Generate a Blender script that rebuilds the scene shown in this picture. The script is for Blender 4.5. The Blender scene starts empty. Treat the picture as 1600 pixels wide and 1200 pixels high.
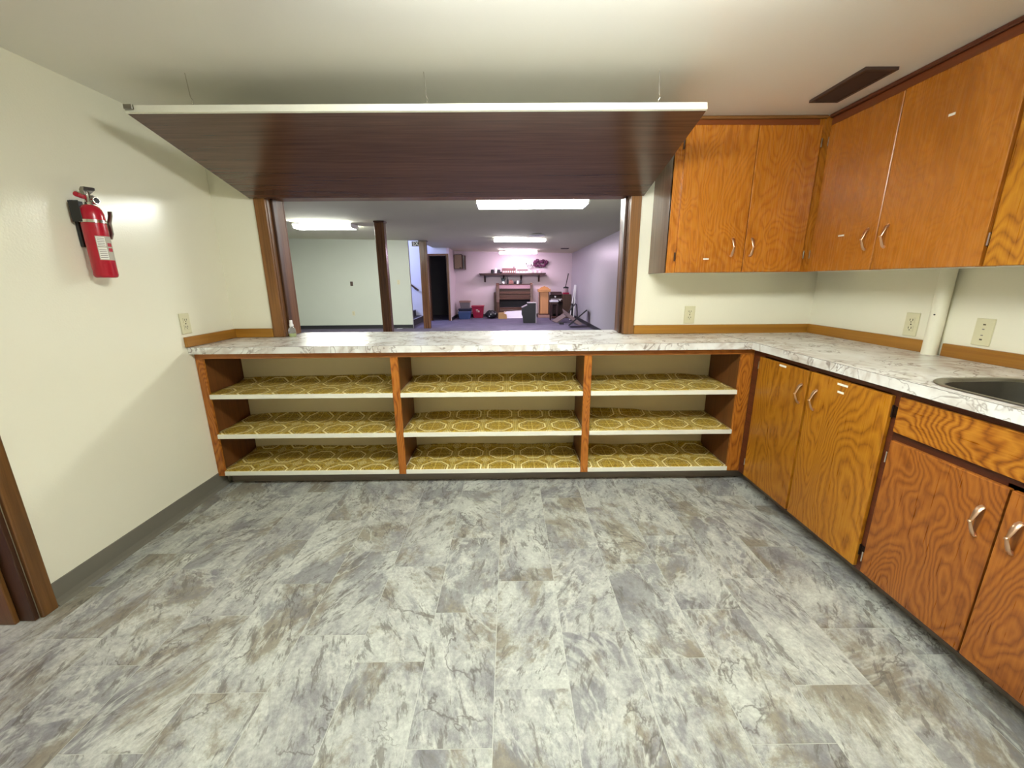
import bpy, bmesh, math, random
from mathutils import Vector, Matrix
random.seed(7)
S = bpy.context.scene
COL = S.collection
PI = math.pi

# ------------------------------------------------------------------ camera, world, exposure
cd = bpy.data.cameras.new('camera'); cam = bpy.data.objects.new('camera', cd); COL.objects.link(cam)
cd.sensor_width = 36.0; cd.lens = 632.976 / 1600 * 36; cd.clip_start = 0.02; cd.clip_end = 100
pit, yaw, rol = 0.250024, 0.00610206, -0.00804896
fw = Vector((math.sin(yaw)*math.cos(pit), math.cos(yaw)*math.cos(pit), -math.sin(pit)))
rt = Vector((math.cos(yaw), -math.sin(yaw), 0)); up = rt.cross(fw)
r2 = math.cos(rol)*rt + math.sin(rol)*up; u2 = -math.sin(rol)*rt + math.cos(rol)*up
cam.matrix_world = Matrix(((r2.x, u2.x, -fw.x, 0), (r2.y, u2.y, -fw.y, 0), (r2.z, u2.z, -fw.z, 1.274), (0, 0, 0, 1)))
S.camera = cam
w = bpy.data.worlds.new('world'); S.world = w; w.use_nodes = True
w.node_tree.nodes['Background'].inputs[0].default_value = (0.9, 0.95, 1, 1)
w.node_tree.nodes['Background'].inputs[1].default_value = 0.02
S.view_settings.view_transform = 'Standard'; S.view_settings.look = 'None'
S.view_settings.gamma = 1; S.view_settings.exposure = 0.1; S.view_settings.use_curve_mapping = False

KITCHEN_LAMP = ((0.955, 1.0, 0.97), 57.0)      # colour, strength of the kitchen tubes
HALL_LAMP = ((0.97, 1.0, 0.93), 52.0)
HALL_LAMP_LEFT = ((0.97, 1.0, 0.91), 95.0)
HALL_LAMP_PINK = ((1.0, 0.78, 1.0), 52.0)
HALL_LAMP_MID = ((1.0, 0.95, 0.98), 100.0)
def area(name, loc, target, sx, sy, power, color):
    l = bpy.data.lights.new(name, 'AREA'); l.shape = 'RECTANGLE'; l.size = sx; l.size_y = sy
    l.energy = power; l.color = color
    o = bpy.data.objects.new(name, l); COL.objects.link(o); o.location = loc
    o.rotation_euler = (Vector(target)-Vector(loc)).to_track_quat('-Z', 'Y').to_euler(); return o
area('stairwell_daylight', (-4.8, 12.4, 2.75), (-3.0, 13.4, 1.0), 0.9, 1.2, 130, (0.50, 0.55, 1.0))

area('side_room_lamp', (-2.6, 0.6, 2.06), (-2.6, 0.6, 0), 0.3, 0.3, 9, (1.0, 0.86, 0.88))

# ------------------------------------------------------------------ colour + material helpers
def lin(c):
    return tuple((v/255/12.92 if v/255 <= 0.04045 else ((v/255+0.055)/1.055)**2.4) for v in c)
class NT:
    def __init__(s, name):
        s.m = bpy.data.materials.new(name); s.m.use_nodes = True; s.t = s.m.node_tree
        s.b = s.t.nodes['Principled BSDF']
    def n(s, typ, **kw):
        x = s.t.nodes.new(typ)
        for k, v in kw.items():
            if k.startswith('i_'):
                key = k[2:]; key = int(key) if key.isdigit() else key.replace('_', ' ')
                s.set(x.inputs[key], v)
            else: setattr(x, k, v)
        return x
    def set(s, sock, v):
        if isinstance(v, bpy.types.NodeSocket): s.t.links.new(v, sock)
        elif hasattr(v, 'outputs'): s.t.links.new(v.outputs[0], sock)
        elif isinstance(v, (tuple, list)) and sock.type == 'RGBA' and len(v) == 3: sock.default_value = (*v, 1)
        else: sock.default_value = v
    def math(s, op, a, b=0.0, c=None, clamp=False):
        x = s.n('ShaderNodeMath', operation=op); x.use_clamp = clamp
        s.set(x.inputs[0], a); s.set(x.inputs[1], b)
        if c is not None: s.set(x.inputs[2], c)
        return x.outputs[0]
    def vmath(s, op, a, b):
        x = s.n('ShaderNodeVectorMath', operation=op); s.set(x.inputs[0], a); s.set(x.inputs[1], b); return x.outputs[0]
    def noise(s, vec, scale, detail=2, rough=0.5, dist=0.0):
        x = s.n('ShaderNodeTexNoise'); s.set(x.inputs['Vector'], vec); x.inputs['Scale'].default_value = scale
        x.inputs['Detail'].default_value = detail; x.inputs['Roughness'].default_value = rough; x.inputs['Distortion'].default_value = dist
        return x.outputs[0]
    def ramp(s, fac, stops):
        x = s.n('ShaderNodeValToRGB'); s.set(x.inputs[0], fac); cr = x.color_ramp
        while len(cr.elements) > 1: cr.elements.remove(cr.elements[-1])
        for i, (p, c) in enumerate(stops):
            e = cr.elements[0] if i == 0 else cr.elements.new(p)
            e.position = p; e.color = (*c, 1) if len(c) == 3 else c
        return x.outputs[0]
    def mix(s, fac, a, b, mode='MIX'):
        x = s.n('ShaderNodeMix', data_type='RGBA', blend_type=mode)
        s.set(x.inputs[0], fac); s.set(x.inputs[6], a); s.set(x.inputs[7], b); return x.outputs[2]
    def mapr(s, v, a, b, c=0.0, d=1.0):
        x = s.n('ShaderNodeMapRange'); s.set(x.inputs[0], v)
        for i, q in enumerate((a, b, c, d)): x.inputs[i+1].default_value = q
        return x.outputs[0]
    def coord(s, kind='Object'):
        return s.n('ShaderNodeTexCoord').outputs[kind]
    def rnd(s): return s.n('ShaderNodeObjectInfo').outputs['Random']
    def rndvec(s, k=37.0):
        r = s.rnd(); c = s.n('ShaderNodeCombineXYZ')
        s.set(c.inputs[0], s.math('MULTIPLY', r, k)); s.set(c.inputs[1], s.math('MULTIPLY', r, k*1.7)); s.set(c.inputs[2], s.math('MULTIPLY', r, -k*0.7))
        return c.outputs[0]
    def bump(s, h, strength=0.1, dist=0.01):
        x = s.n('ShaderNodeBump'); s.set(x.inputs['Height'], h); x.inputs['Strength'].default_value = strength; x.inputs['Distance'].default_value = dist
        s.t.links.new(x.outputs[0], s.b.inputs['Normal'])
    def fin(s, color=None, rough=0.5, metal=0.0, **kw):
        if color is not None: s.set(s.b.inputs['Base Color'], color)
        s.set(s.b.inputs['Roughness'], rough); s.b.inputs['Metallic'].default_value = metal
        for k, v in kw.items(): s.set(s.b.inputs[k.replace('_', ' ')], v)
        return s.m

def plain(name, rgb, rough=0.5, metal=0.0, var=0.06, scale=8.0, bump=0.0, **kw):
    """a plain colour with faint procedural mottling"""
    t = NT(name); c = lin(rgb); v = t.coord()
    n = t.noise(v, scale, 3)
    col = t.mix(n, tuple(x*(1-var) for x in c), tuple(min(1, x*(1+var)) for x in c))
    if bump: t.bump(t.noise(v, scale*12, 2), bump, 0.002)
    return t.fin(col, rough, metal, **kw)

def paint(name, rgb, rough, bump=0.08, scale=90):
    t = NT(name); c = lin(rgb); v = t.coord()
    n = t.noise(v, 1.4, 4); col = t.mix(n, tuple(x*0.96 for x in c), tuple(min(1, x*1.03) for x in c))
    t.bump(t.noise(v, scale, 2), bump, 0.003)
    return t.fin(col, rough)

def wood(name, dark, mid, light, axis='z', rings=9.0, stretch=0.28, rough=0.33, contrast=1.0, sc=1.0, patch=0.35, fib=0.7):
    """rotary-cut fir plywood: contour-like cathedral grain plus fine fibre"""
    t = NT(name); dark, mid, light = lin(dark), lin(mid), lin(light)
    s3 = {'x': (stretch, 1, 1), 'y': (1, stretch, 1), 'z': (1, 1, stretch)}[axis]
    f3 = {'x': (0.04, 1, 1), 'y': (1, 0.04, 1), 'z': (1, 1, 0.04)}[axis]
    v = t.vmath('ADD', t.coord(), t.rndvec())
    va = t.vmath('MULTIPLY', v, tuple(x*sc for x in s3))
    a = t.noise(va, 3.0, 2.2, 0.45, 0.35)
    wob = t.noise(t.vmath('MULTIPLY', v, tuple(0.4+0.6*x for x in s3)), 17, 2, 0.55)
    a = t.math('MULTIPLY_ADD', wob, 0.05, a)
    r = t.math('FRACT', t.math('MULTIPLY', a, rings*4.0))
    r = t.math('POWER', t.math('ABSOLUTE', t.math('MULTIPLY_ADD', r, 2.0, -1.0)), 1.3)
    r = t.math('SUBTRACT', 1.0, r)
    fine = t.noise(t.vmath('MULTIPLY', v, f3), 150, 2, 0.6)
    fac = t.math('ADD', t.math('MULTIPLY', r, 0.60*contrast), t.math('MULTIPLY', t.math('SUBTRACT', fine, 0.5), fib))
    fac = t.math('ADD', fac, 0.42*(1-contrast*0.8)+0.08)
    col = t.ramp(fac, [(0.05, dark), (0.45, mid), (0.85, light)])
    big = t.noise(t.vmath('MULTIPLY', v, s3), 2.3, 2, 0.5, 0.4)
    col = t.mix(t.math('MULTIPLY', t.mapr(big, 0.45, 0.65), patch), col, tuple(x for x in dark))
    t.bump(fine, 0.05, 0.002)
    rr = t.mapr(fine, 0.3, 0.7, rough-0.06, rough+0.08)
    return t.fin(col, rr)

def fibre_wood(name, dark, light, axis='x', rough=0.35, scale=50, stretch=0.03):
    t = NT(name); v = t.vmath('ADD', t.coord(), t.rndvec())
    f3 = {'x': (stretch, 1, 1), 'y': (1, stretch, 1), 'z': (1, 1, stretch)}[axis]
    v = t.vmath('MULTIPLY', v, f3)
    n = t.noise(v, scale, 5, 0.65, 0.4); n2 = t.noise(v, scale*0.12, 2)
    col = t.ramp(t.math('ADD', t.math('MULTIPLY', n, 0.7), t.math('MULTIPLY', n2, 0.3)), [(0.32, lin(dark)), (0.68, lin(light))])
    t.bump(n, 0.06, 0.001)
    return t.fin(col, rough)

def emit(name, rgb, strength):
    t = NT(name); return t.fin((0.9, 0.9, 0.9), 0.4, 0, Emission_Color=(*rgb, 1), Emission_Strength=strength)

M = {}
M['wall'] = paint('kitchen_wall_paint', (238, 234, 212), 0.2, 0.14, 120)
M['ceil'] = paint('kitchen_ceiling_paint', (236, 233, 222), 0.28, 0.05, 40)
M['hall_wall'] = paint('hall_wall_paint', (205, 210, 196), 0.42, 0.08, 60)
M['hall_wall_right'] = paint('hall_block_wall_paint', (168, 164, 172), 0.33, 0.25, 26)
M['hall_wall_far'] = paint('hall_far_wall_paint', (220, 204, 210), 0.5, 0.05, 60)
M['stair_wall'] = paint('stairwell_wall_paint', (222, 224, 232), 0.5, 0.05, 60)
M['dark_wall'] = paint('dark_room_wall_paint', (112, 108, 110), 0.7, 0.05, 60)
M['hall_ceil'] = paint('hall_ceiling_texture', (214, 212, 188), 0.85, 0.9, 55)
M['fir'] = wood('fir_plywood_varnish', (118, 64, 12), (172, 108, 18), (194, 134, 34), 'z', 8, 0.32, contrast=0.75)
M['fir_red'] = wood('fir_plywood_red_varnish', (112, 58, 18), (148, 84, 26), (172, 104, 36), 'z', 9, 0.45, contrast=0.85, patch=0.15)
M['fir_up'] = wood('fir_plywood_smooth_varnish', (128, 68, 16), (178, 106, 30), (196, 128, 44), 'z', 7, 0.5, rough=0.25, contrast=0.62, sc=1.2, fib=0.35)
M['fir_up2'] = wood('fir_plywood_even_varnish', (132, 74, 18), (170, 102, 28), (184, 118, 40), 'z', 7, 0.5, rough=0.25, contrast=0.48, sc=1.2, patch=0.4, fib=0.3)
M['fir_h'] = wood('fir_plywood_horizontal', (104, 52, 14), (156, 92, 20), (184, 122, 36), 'y', 14, 0.3)
M['fir_hx'] = wood('fir_rail_horizontal', (134, 72, 26), (172, 102, 40), (190, 122, 54), 'x', 8, 0.15, contrast=0.5)
M['fir_post'] = wood('fir_solid_post', (118, 58, 14), (166, 96, 28), (186, 116, 40), 'z', 7, 0.22, sc=2.4, patch=0.1)
M['rail_dark'] = fibre_wood('dark_stained_rail', (62, 26, 14), (104, 52, 28), 'y', 0.4)
M['rail_dark_x'] = fibre_wood('dark_stained_rail_x', (132, 72, 24), (160, 94, 36), 'x', 0.4)
M['rail_red_x'] = fibre_wood('reddish_rail_x', (112, 54, 20), (140, 74, 32), 'x', 0.35)
M['rail_red_y'] = fibre_wood('reddish_rail_y', (96, 46, 20), (124, 64, 30), 'y', 0.35)
M['side_brown'] = fibre_wood('brown_stained_side', (88, 50, 22), (118, 70, 32), 'z', 0.45)
M['walnut'] = fibre_wood('walnut_panel', (70, 46, 36), (102, 72, 56), 'x', 0.22, 75, 0.03)
M['walnut_z'] = fibre_wood('walnut_side_panel', (92, 66, 50), (132, 100, 78), 'z', 0.25, 60)
M['trim'] = fibre_wood('golden_oak_trim', (140, 92, 22), (178, 126, 44), 'x', 0.35, 30)
M['trim_y'] = fibre_wood('golden_oak_trim_y', (136, 88, 24), (172, 120, 44), 'y', 0.35, 30)
M['casing'] = fibre_wood('stained_casing', (98, 60, 24), (150, 102, 50), 'z', 0.33, 60)
M['casing_x'] = fibre_wood('stained_casing_x', (98, 60, 24), (150, 102, 50), 'x', 0.33, 60)
M['jamb'] = fibre_wood('stained_jamb', (84, 52, 28), (126, 86, 52), 'z', 0.3, 60)
M['jamb_dark'] = fibre_wood('dark_jamb_stop', (52, 30, 16), (80, 48, 26), 'z', 0.4, 60)
M['door_casing'] = fibre_wood('door_casing_wood', (82, 52, 22), (124, 84, 42), 'z', 0.3, 60)
M['post_wood'] = fibre_wood('post_panel_wood', (66, 42, 30), (124, 84, 58), 'z', 0.22, 40)
M['white_edge'] = plain('white_painted_edge', (236, 234, 216), 0.4)
M['back_panel'] = plain('beige_back_panel', (226, 212, 174), 0.55, var=0.05, scale=3)
M['toe'] = fibre_wood('grey_vinyl_toe_kick', (112, 102, 92), (150, 138, 126), 'x', 0.5, 14, 0.1)
M['baseboard'] = plain('grey_vinyl_cove_base', (112, 108, 96), 0.42, var=0.04)
M['dark_base'] = plain('black_vinyl_base', (40, 40, 44), 0.45)
M['bronze'] = plain('dark_bronze', (58, 42, 34), 0.35, 0.8)
M['copper'] = plain('worn_copper_handle', (226, 188, 156), 0.34, 1.0)
M['chrome'] = plain('chrome', (205, 200, 192), 0.18, 1.0)
M['steel'] = plain('brushed_steel', (150, 146, 138), 0.28, 1.0, scale=40)
M['sink_steel'] = plain('sink_steel', (112, 108, 100), 0.42, 0.85, scale=60)
M['ivory'] = plain('ivory_plastic', (214, 208, 172), 0.4, var=0.02)
M['ivory_dark'] = plain('outlet_slot_dark', (72, 66, 44), 0.5)
M['pvc'] = plain('painted_white_pipe', (232, 228, 205), 0.38, var=0.03)
M['label_white'] = plain('white_label_tape', (240, 236, 226), 0.6)
M['label_ink'] = plain('label_ink', (130, 124, 116), 0.6)
M['vent'] = plain('dark_brown_vent', (74, 56, 48), 0.5, 0.2)
M['red'] = plain('extinguisher_red', (176, 24, 44), 0.22, var=0.03)
M['disc_white'] = plain('bright_white_disc', (250, 250, 250), 0.5, var=0.01)
M['black'] = plain('black_plastic', (24, 24, 26), 0.45)
M['label_grey'] = plain('extinguisher_label_grey', (176, 168, 152), 0.5)
M['white_plastic'] = plain('white_plastic', (232, 232, 230), 0.4)
M['fixture'] = plain('white_enamel_fixture', (226, 226, 220), 0.4)
M['lens_kitchen'] = emit('kitchen_light_lens', *KITCHEN_LAMP)
M['lens_hall'] = emit('hall_light_lens', *HALL_LAMP)
M['lens_left'] = emit('hall_light_lens_left', *HALL_LAMP_LEFT)
M['lens_mid'] = emit('hall_light_lens_middle', *HALL_LAMP_MID)
M['lens_pink'] = emit('hall_light_lens_pink', *HALL_LAMP_PINK)
M['grout'] = plain('vinyl_seam', (188, 190, 178), 0.5)
M['hall_floor2'] = plain('side_room_floor', (196, 172, 170), 0.5)

def mat_carpet():
    t = NT('purple_grey_carpet'); v = t.coord()
    n = t.noise(v, 3, 4); f = t.noise(v, 180, 2)
    col = t.ramp(t.math('ADD', t.math('MULTIPLY', n, 0.4), t.math('MULTIPLY', f, 0.6)), [(0.3, lin((70, 64, 82))), (0.7, lin((110, 102, 126)))])
    t.bump(f, 0.5, 0.01); return t.fin(col, 0.95)
M['carpet'] = mat_carpet()

def mat_tile():
    t = NT('stone_print_vinyl_tile')
    r = t.rnd(); v = t.vmath('ADD', t.coord(), t.rndvec(53.0))
    rot = t.n('ShaderNodeVectorRotate', rotation_type='Z_AXIS'); t.set(rot.inputs['Vector'], v)
    t.set(rot.inputs['Angle'], t.math('MULTIPLY', t.math('SUBTRACT', t.math('FRACT', t.math('MULTIPLY', r, 17.3)), 0.5), 1.3))
    v1 = t.vmath('MULTIPLY', rot.outputs[0], (1.0, 0.58, 1.0))
    a = t.noise(v1, 5.5, 14, 0.76, 0.35)
    base = t.ramp(a, [(0.30, lin((98, 97, 97))), (0.40, lin((144, 144, 143))), (0.48, lin((176, 177, 170))), (0.56, lin((196, 199, 188))), (0.68, lin((216, 219, 207)))])
    b = t.noise(t.vmath('ADD', v1, (11.0, 5.0, 0.0)), 4.2, 12, 0.74, 0.4)
    col = t.mix(t.math('MULTIPLY', t.mapr(b, 0.505, 0.585), 0.7), base, lin((128, 116, 90)))
    bb = t.noise(t.vmath('ADD', v1, (3.0, 25.0, 0.0)), 2.8, 12, 0.76, 0.3)
    col = t.mix(t.math('MULTIPLY', t.mapr(bb, 0.52, 0.58), 0.62), col, lin((118, 118, 122)))
    # pale ragged streaks
    st = t.noise(t.vmath('ADD', v1, (31.0, 2.0, 0.0)), 2.6, 6, 0.62, 0.5)
    col = t.mix(t.math('MULTIPLY', t.mapr(t.math('ABSOLUTE', t.math('SUBTRACT', st, 0.5)), 0.0, 0.020, 1.0, 0.0), 0.65), col, lin((212, 214, 202)))
    # thin dark cracks
    c = t.noise(t.vmath('ADD', v1, (7.0, 45.0, 0.0)), 2.6, 6, 0.6, 0.5)
    msk = t.mapr(t.noise(t.vmath('ADD', v, (1.0, 9.0, 3.0)), 4.0, 2), 0.46, 0.56)
    crk = t.mapr(t.math('ABSOLUTE', t.math('SUBTRACT', c, 0.5)), 0.0, 0.009, 1.0, 0.0)
    col = t.mix(t.math('MULTIPLY', t.math('MULTIPLY', crk, msk), 0.8), col, lin((88, 82, 74)))
    # dark flecks
    fl = t.noise(t.vmath('MULTIPLY', v1, (1.0, 0.5, 1.0)), 34, 5, 0.7, 0.3)
    col = t.mix(t.math('MULTIPLY', t.mapr(fl, 0.55, 0.63), 0.7), col, lin((98, 93, 85)))
    f2 = t.noise(v, 70, 4, 0.7)
    col = t.mix(t.math('MULTIPLY', t.mapr(f2, 0.35, 0.65), 0.34), col, lin((100, 98, 94)))
    t.bump(a, 0.04, 0.002)
    return t.fin(col, 0.36)
M['tile'] = mat_tile()

def mat_marble():
    t = NT('marble_laminate'); v = t.vmath('ADD', t.coord(), t.rndvec(9.0))
    n = t.noise(v, 3.6, 5, 0.6, 0.6)
    base = t.ramp(n, [(0.30, lin((206, 198, 188))), (0.45, lin((224, 222, 214))), (0.60, lin((236, 236, 230)))])
    def vein(off, sc, wd, dist, m0, m1):
        c = t.noise(t.vmath('ADD', v, off), sc, 3, 0.55, dist)
        k = t.mapr(t.math('ABSOLUTE', t.math('SUBTRACT', c, 0.5)), 0.0, wd, 1.0, 0.0)
        m = t.mapr(t.noise(t.vmath('ADD', v, (off[1], off[2], off[0])), sc*0.9, 2), m0, m1)
        return t.math('MULTIPLY', k, m)
    col = t.mix(t.math('MULTIPLY', vein((3., 8., 1.), 4.0, 0.09, 1.4, 0.44, 0.56), 0.55), base, lin((176, 160, 142)))
    col = t.mix(t.math('MULTIPLY', vein((13., 2., 5.), 4.2, 0.020, 1.6, 0.42, 0.52), 0.8), col, lin((128, 112, 100)))
    col = t.mix(t.math('MULTIPLY', vein((23., 7., 9.), 6.5, 0.022, 1.3, 0.46, 0.54), 0.7), col, lin((140, 128, 116)))
    return t.fin(col, 0.24, 0, Specular_IOR_Level=0.35)
M['marble'] = mat_marble()

def mat_liner():
    """printed shelf paper: cream octagons, crossing lines and corner rings on olive gold"""
    t = NT('gold_octagon_liner'); uv = t.n('ShaderNodeUVMap').outputs[0]
    sp = t.n('ShaderNodeSeparateXYZ'); t.set(sp.inputs[0], uv)
    fx = t.math('SUBTRACT', t.math('FRACT', sp.outputs[0]), 0.5); fy = t.math('SUBTRACT', t.math('FRACT', sp.outputs[1]), 0.5)
    ax, ay = t.math('ABSOLUTE', fx), t.math('ABSOLUTE', fy)
    octd = t.math('MAXIMUM', t.math('MAXIMUM', ax, ay), t.math('MULTIPLY', t.math('ADD', ax, ay), 0.72))
    def band(d, c, wd): return t.mapr(t.math('ABSOLUTE', t.math('SUBTRACT', d, c)), wd*0.6, wd*1.2, 1.0, 0.0)
    outl = t.math('MAXIMUM', band(octd, 0.390, 0.026), t.math('MULTIPLY', band(octd, 0.315, 0.009), 0.55))
    cross = t.math('MAXIMUM', band(ax, 0.0, 0.012), band(ay, 0.0, 0.012))
    grid = t.math('MAXIMUM', band(ax, 0.49, 0.012), band(ay, 0.49, 0.010))
    grid2 = t.math('MAXIMUM', band(ax, 0.448, 0.009), band(ay, 0.448, 0.006))
    cx, cy = t.math('SUBTRACT', 0.5, ax), t.math('SUBTRACT', 0.5, ay)
    cd_ = t.math('SQRT', t.math('ADD', t.math('MULTIPLY', cx, cx), t.math('MULTIPLY', cy, cy)))
    ring = t.math('MAXIMUM', band(cd_, 0.115, 0.012), band(cd_, 0.05, 0.01))
    rad = t.math('SQRT', t.math('ADD', t.math('MULTIPLY', fx, fx), t.math('MULTIPLY', fy, fy)))
    ang = t.math('ARCTAN2', fy, fx)
    petal = band(rad, t.math('MULTIPLY_ADD', t.math('ABSOLUTE', t.math('SINE', t.math('MULTIPLY', ang, 4.0))), 0.17, 0.09), 0.016)
    nz = t.noise(t.coord(), 85, 3, 0.6, 0.6)
    base = t.ramp(nz, [(0.36, lin((112, 84, 10))), (0.50, lin((164, 132, 22))), (0.64, lin((206, 176, 70)))])
    inside = t.mapr(octd, 0.36, 0.38, 1.0, 0.0)
    base = t.mix(t.math('MULTIPLY', inside, 0.12), base, lin((112, 80, 16)))
    cream = lin((246, 234, 180))
    col = t.mix(t.math('MULTIPLY', petal, 0.5), base, lin((196, 172, 92)))
    col = t.mix(t.math('MULTIPLY', t.math('MAXIMUM', cross, grid2), 0.75), col, lin((220, 202, 132)))
    col = t.mix(t.math('MULTIPLY', grid, 0.7), col, lin((214, 196, 126)))
    col = t.mix(t.math('MULTIPLY', ring, 0.8), col, lin((222, 212, 172)))
    col = t.mix(outl, col, cream)
    return t.fin(col, 0.42)
M['liner'] = mat_liner()

def mat_bottle():
    t = NT('clear_bottle_plastic')
    return t.fin((0.92, 0.95, 0.92), 0.08, 0, Transmission_Weight=0.85, IOR=1.3)
M['bottle'] = mat_bottle()
M['liquid'] = plain('yellow_green_soap', (206, 222, 130), 0.2)

# ------------------------------------------------------------------ mesh helpers
ORG = {}
def BM(): return bmesh.new()
def box(bm, x0, x1, y0, y1, z0, z1):
    vs = [bm.verts.new((x, y, z)) for x in (x0, x1) for y in (y0, y1) for z in (z0, z1)]
    for f in ((0, 1, 3, 2), (4, 6, 7, 5), (0, 4, 5, 1), (2, 3, 7, 6), (0, 2, 6, 4), (1, 5, 7, 3)): bm.faces.new([vs[i] for i in f])
    return vs
def bevel(bm, w=0.002, seg=1):
    bmesh.ops.bevel(bm, geom=list(bm.edges), offset=w, offset_type='OFFSET', segments=seg, profile=0.5, affect='EDGES', clamp_overlap=True)
    return bm
def bbox(x0, x1, y0, y1, z0, z1, w=0.002, seg=1):
    bm = BM(); box(bm, x0, x1, y0, y1, z0, z1)
    if w: bevel(bm, w, seg)
    return bm
def frame_of(d):
    d = Vector(d).normalized(); a = Vector((0, 0, 1)) if abs(d.z) < 0.9 else Vector((1, 0, 0))
    u = d.cross(a).normalized(); return u, d.cross(u).normalized()
def tube(bm, pts, r, seg=8, cap=True, flat=None, upv=None):
    """swept tube; flat=(w,t) gives a flat strap section"""
    pts = [Vector(p) for p in pts]; rings = []
    for i, p in enumerate(pts):
        d = (pts[min(i+1, len(pts)-1)] - pts[max(i-1, 0)])
        if upv is None: u, v = frame_of(d)
        else:
            u = Vector(upv).normalized(); v = d.normalized().cross(u).normalized()
        rr = r[i] if isinstance(r, (list, tuple)) else r
        ring = []
        for k in range(seg):
            a = 2*PI*k/seg
            if flat: q = p + u*math.cos(a)*flat[0]/2*(rr if isinstance(r, list) else 1) + v*math.sin(a)*flat[1]/2
            else: q = p + u*math.cos(a)*rr + v*math.sin(a)*rr
            ring.append(bm.verts.new(q))
        rings.append(ring)
    for a, b in zip(rings, rings[1:]):
        for k in range(seg): bm.faces.new((a[k], a[(k+1) % seg], b[(k+1) % seg], b[k]))
    if cap:
        bm.faces.new(rings[0][::-1]); bm.faces.new(rings[-1])
    return bm
def lathe(bm, prof, c=(0, 0, 0), seg=20, axis='z', cap=True):
    rings = []; c = Vector(c)
    for r, h in prof:
        ring = []
        for k in range(seg):
            a = 2*PI*k/seg; x, y = r*math.cos(a), r*math.sin(a)
            p = {'z': (x, y, h), 'y': (x, h, y), 'x': (h, x, y)}[axis]
            ring.append(bm.verts.new(c + Vector(p)))
        rings.append(ring)
    for a, b in zip(rings, rings[1:]):
        for k in range(seg): bm.faces.new((a[k], a[(k+1) % seg], b[(k+1) % seg], b[k]))
    if cap:
        bm.faces.new(rings[0][::-1]); bm.faces.new(rings[-1])
    return bm
def prism(bm, poly, axis, a, b):
    """extrude a 2-D polygon along axis from a to b (axis x: poly is y,z; y: x,z; z: x,y)"""
    def P(q, h): return {'x': (h, q[0], q[1]), 'y': (q[0], h, q[1]), 'z': (q[0], q[1], h)}[axis]
    A = [bm.verts.new(P(q, a)) for q in poly]; B = [bm.verts.new(P(q, b)) for q in poly]
    n = len(poly)
    for k in range(n): bm.faces.new((A[k], A[(k+1) % n], B[(k+1) % n], B[k]))
    bm.faces.new(A[::-1]); bm.faces.new(B); return bm
def sphere(bm, c, r, sx=1, sy=1, sz=1, u=12, v=8):
    m = Matrix.Translation(c) @ Matrix.Diagonal((r*sx, r*sy, r*sz, 1))
    bmesh.ops.create_uvsphere(bm, u_segments=u, v_segments=v, radius=1.0, matrix=m); return bm
def org(o): return ORG.get(o.name, Vector((0, 0, 0)))
def obj(name, bm, mat, parent=None, smooth=False, origin=None, label=None):
    bmesh.ops.recalc_face_normals(bm, faces=list(bm.faces))
    if origin is None:
        lo = Vector([min(v.co[i] for v in bm.verts) for i in range(3)]); hi = Vector([max(v.co[i] for v in bm.verts) for i in range(3)])
        origin = (lo+hi)/2
        if parent is None: origin.z = lo.z
    origin = Vector(origin)
    bmesh.ops.translate(bm, verts=list(bm.verts), vec=-origin)
    me = bpy.data.meshes.new(name); bm.to_mesh(me); bm.free()
    me.materials.append(mat)
    if smooth:
        for p in me.polygons: p.use_smooth = True
        me.set_sharp_from_angle(angle=math.radians(40))
    return link(name, me, origin, parent, label=label)
def link(name, me, origin, parent=None, rot=None, label=None):
    o = bpy.data.objects.new(name, me); COL.objects.link(o)
    ORG[o.name] = Vector(origin)
    if parent is not None: o.parent = parent; o.location = Vector(origin) - org(parent)
    else: o.location = origin
    if rot: o.rotation_euler = rot
    if label: o['label'] = label
    return o
def mesh_of(bm, mat, smooth=False):
    bmesh.ops.recalc_face_normals(bm, faces=list(bm.faces))
    me = bpy.data.meshes.new('shared'); bm.to_mesh(me); bm.free(); me.materials.append(mat)
    if smooth:
        for p in me.polygons: p.use_smooth = True
        me.set_sharp_from_angle(angle=math.radians(40))
    return me
def thing(name, label, cat, loc, group=None):
    o = bpy.data.objects.new(name, None); COL.objects.link(o); o.location = loc; ORG[o.name] = Vector(loc); o.empty_display_size = 0.05
    return tag(o, label, cat, group)
def tag(o, label, cat, group=None):
    o['label'] = label; o['category'] = cat
    if group: o['group'] = group
    return o
def struct(name, bm, mat, smooth=False, origin=(0, 0, 0)):
    o = obj(name, bm, mat, None, smooth, origin); o['kind'] = 'structure'; return o

# ------------------------------------------------------------------ the room shell
CZ, HZ, YB = 2.12, 2.20, 14.95
def hz(x, y): return 2.29-0.023*x-0.006*(y-8)      # the old hall ceiling sags towards the right and the far end
def boxes(*bs):
    bm = BM()
    for b in bs: box(bm, *b)
    return bm
# kitchen
struct('wall_left', boxes((-1.98, -1.86, -2.0, 0.40, 0, CZ), (-1.98, -1.86, 0.40, 1.335, 2.03, CZ), (-1.98, -1.86, 1.335, 2.76, 0, CZ)), M['wall'])
struct('wall_right', boxes((2.045, 2.2, -2.0, 2.76, 0, CZ)), M['wall'])
struct('wall_rear', boxes((-1.98, 2.2, -2.1, -2.0, 0, CZ)), M['wall'])
struct('wall_back', boxes((-1.98, 2.2, 2.76, 2.94, 0, 0.872), (-1.98, -1.535, 2.76, 2.94, 0.872, 2.42), (0.79, 2.40, 2.76, 2.94, 0.872, 2.42),
                          (-1.535, 0.79, 2.76, 2.94, 1.815, 2.42)), M['wall'])
struct('ceiling', boxes((-1.98, 2.2, -2.1, 2.76, CZ, HZ)), M['ceil'])
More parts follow.
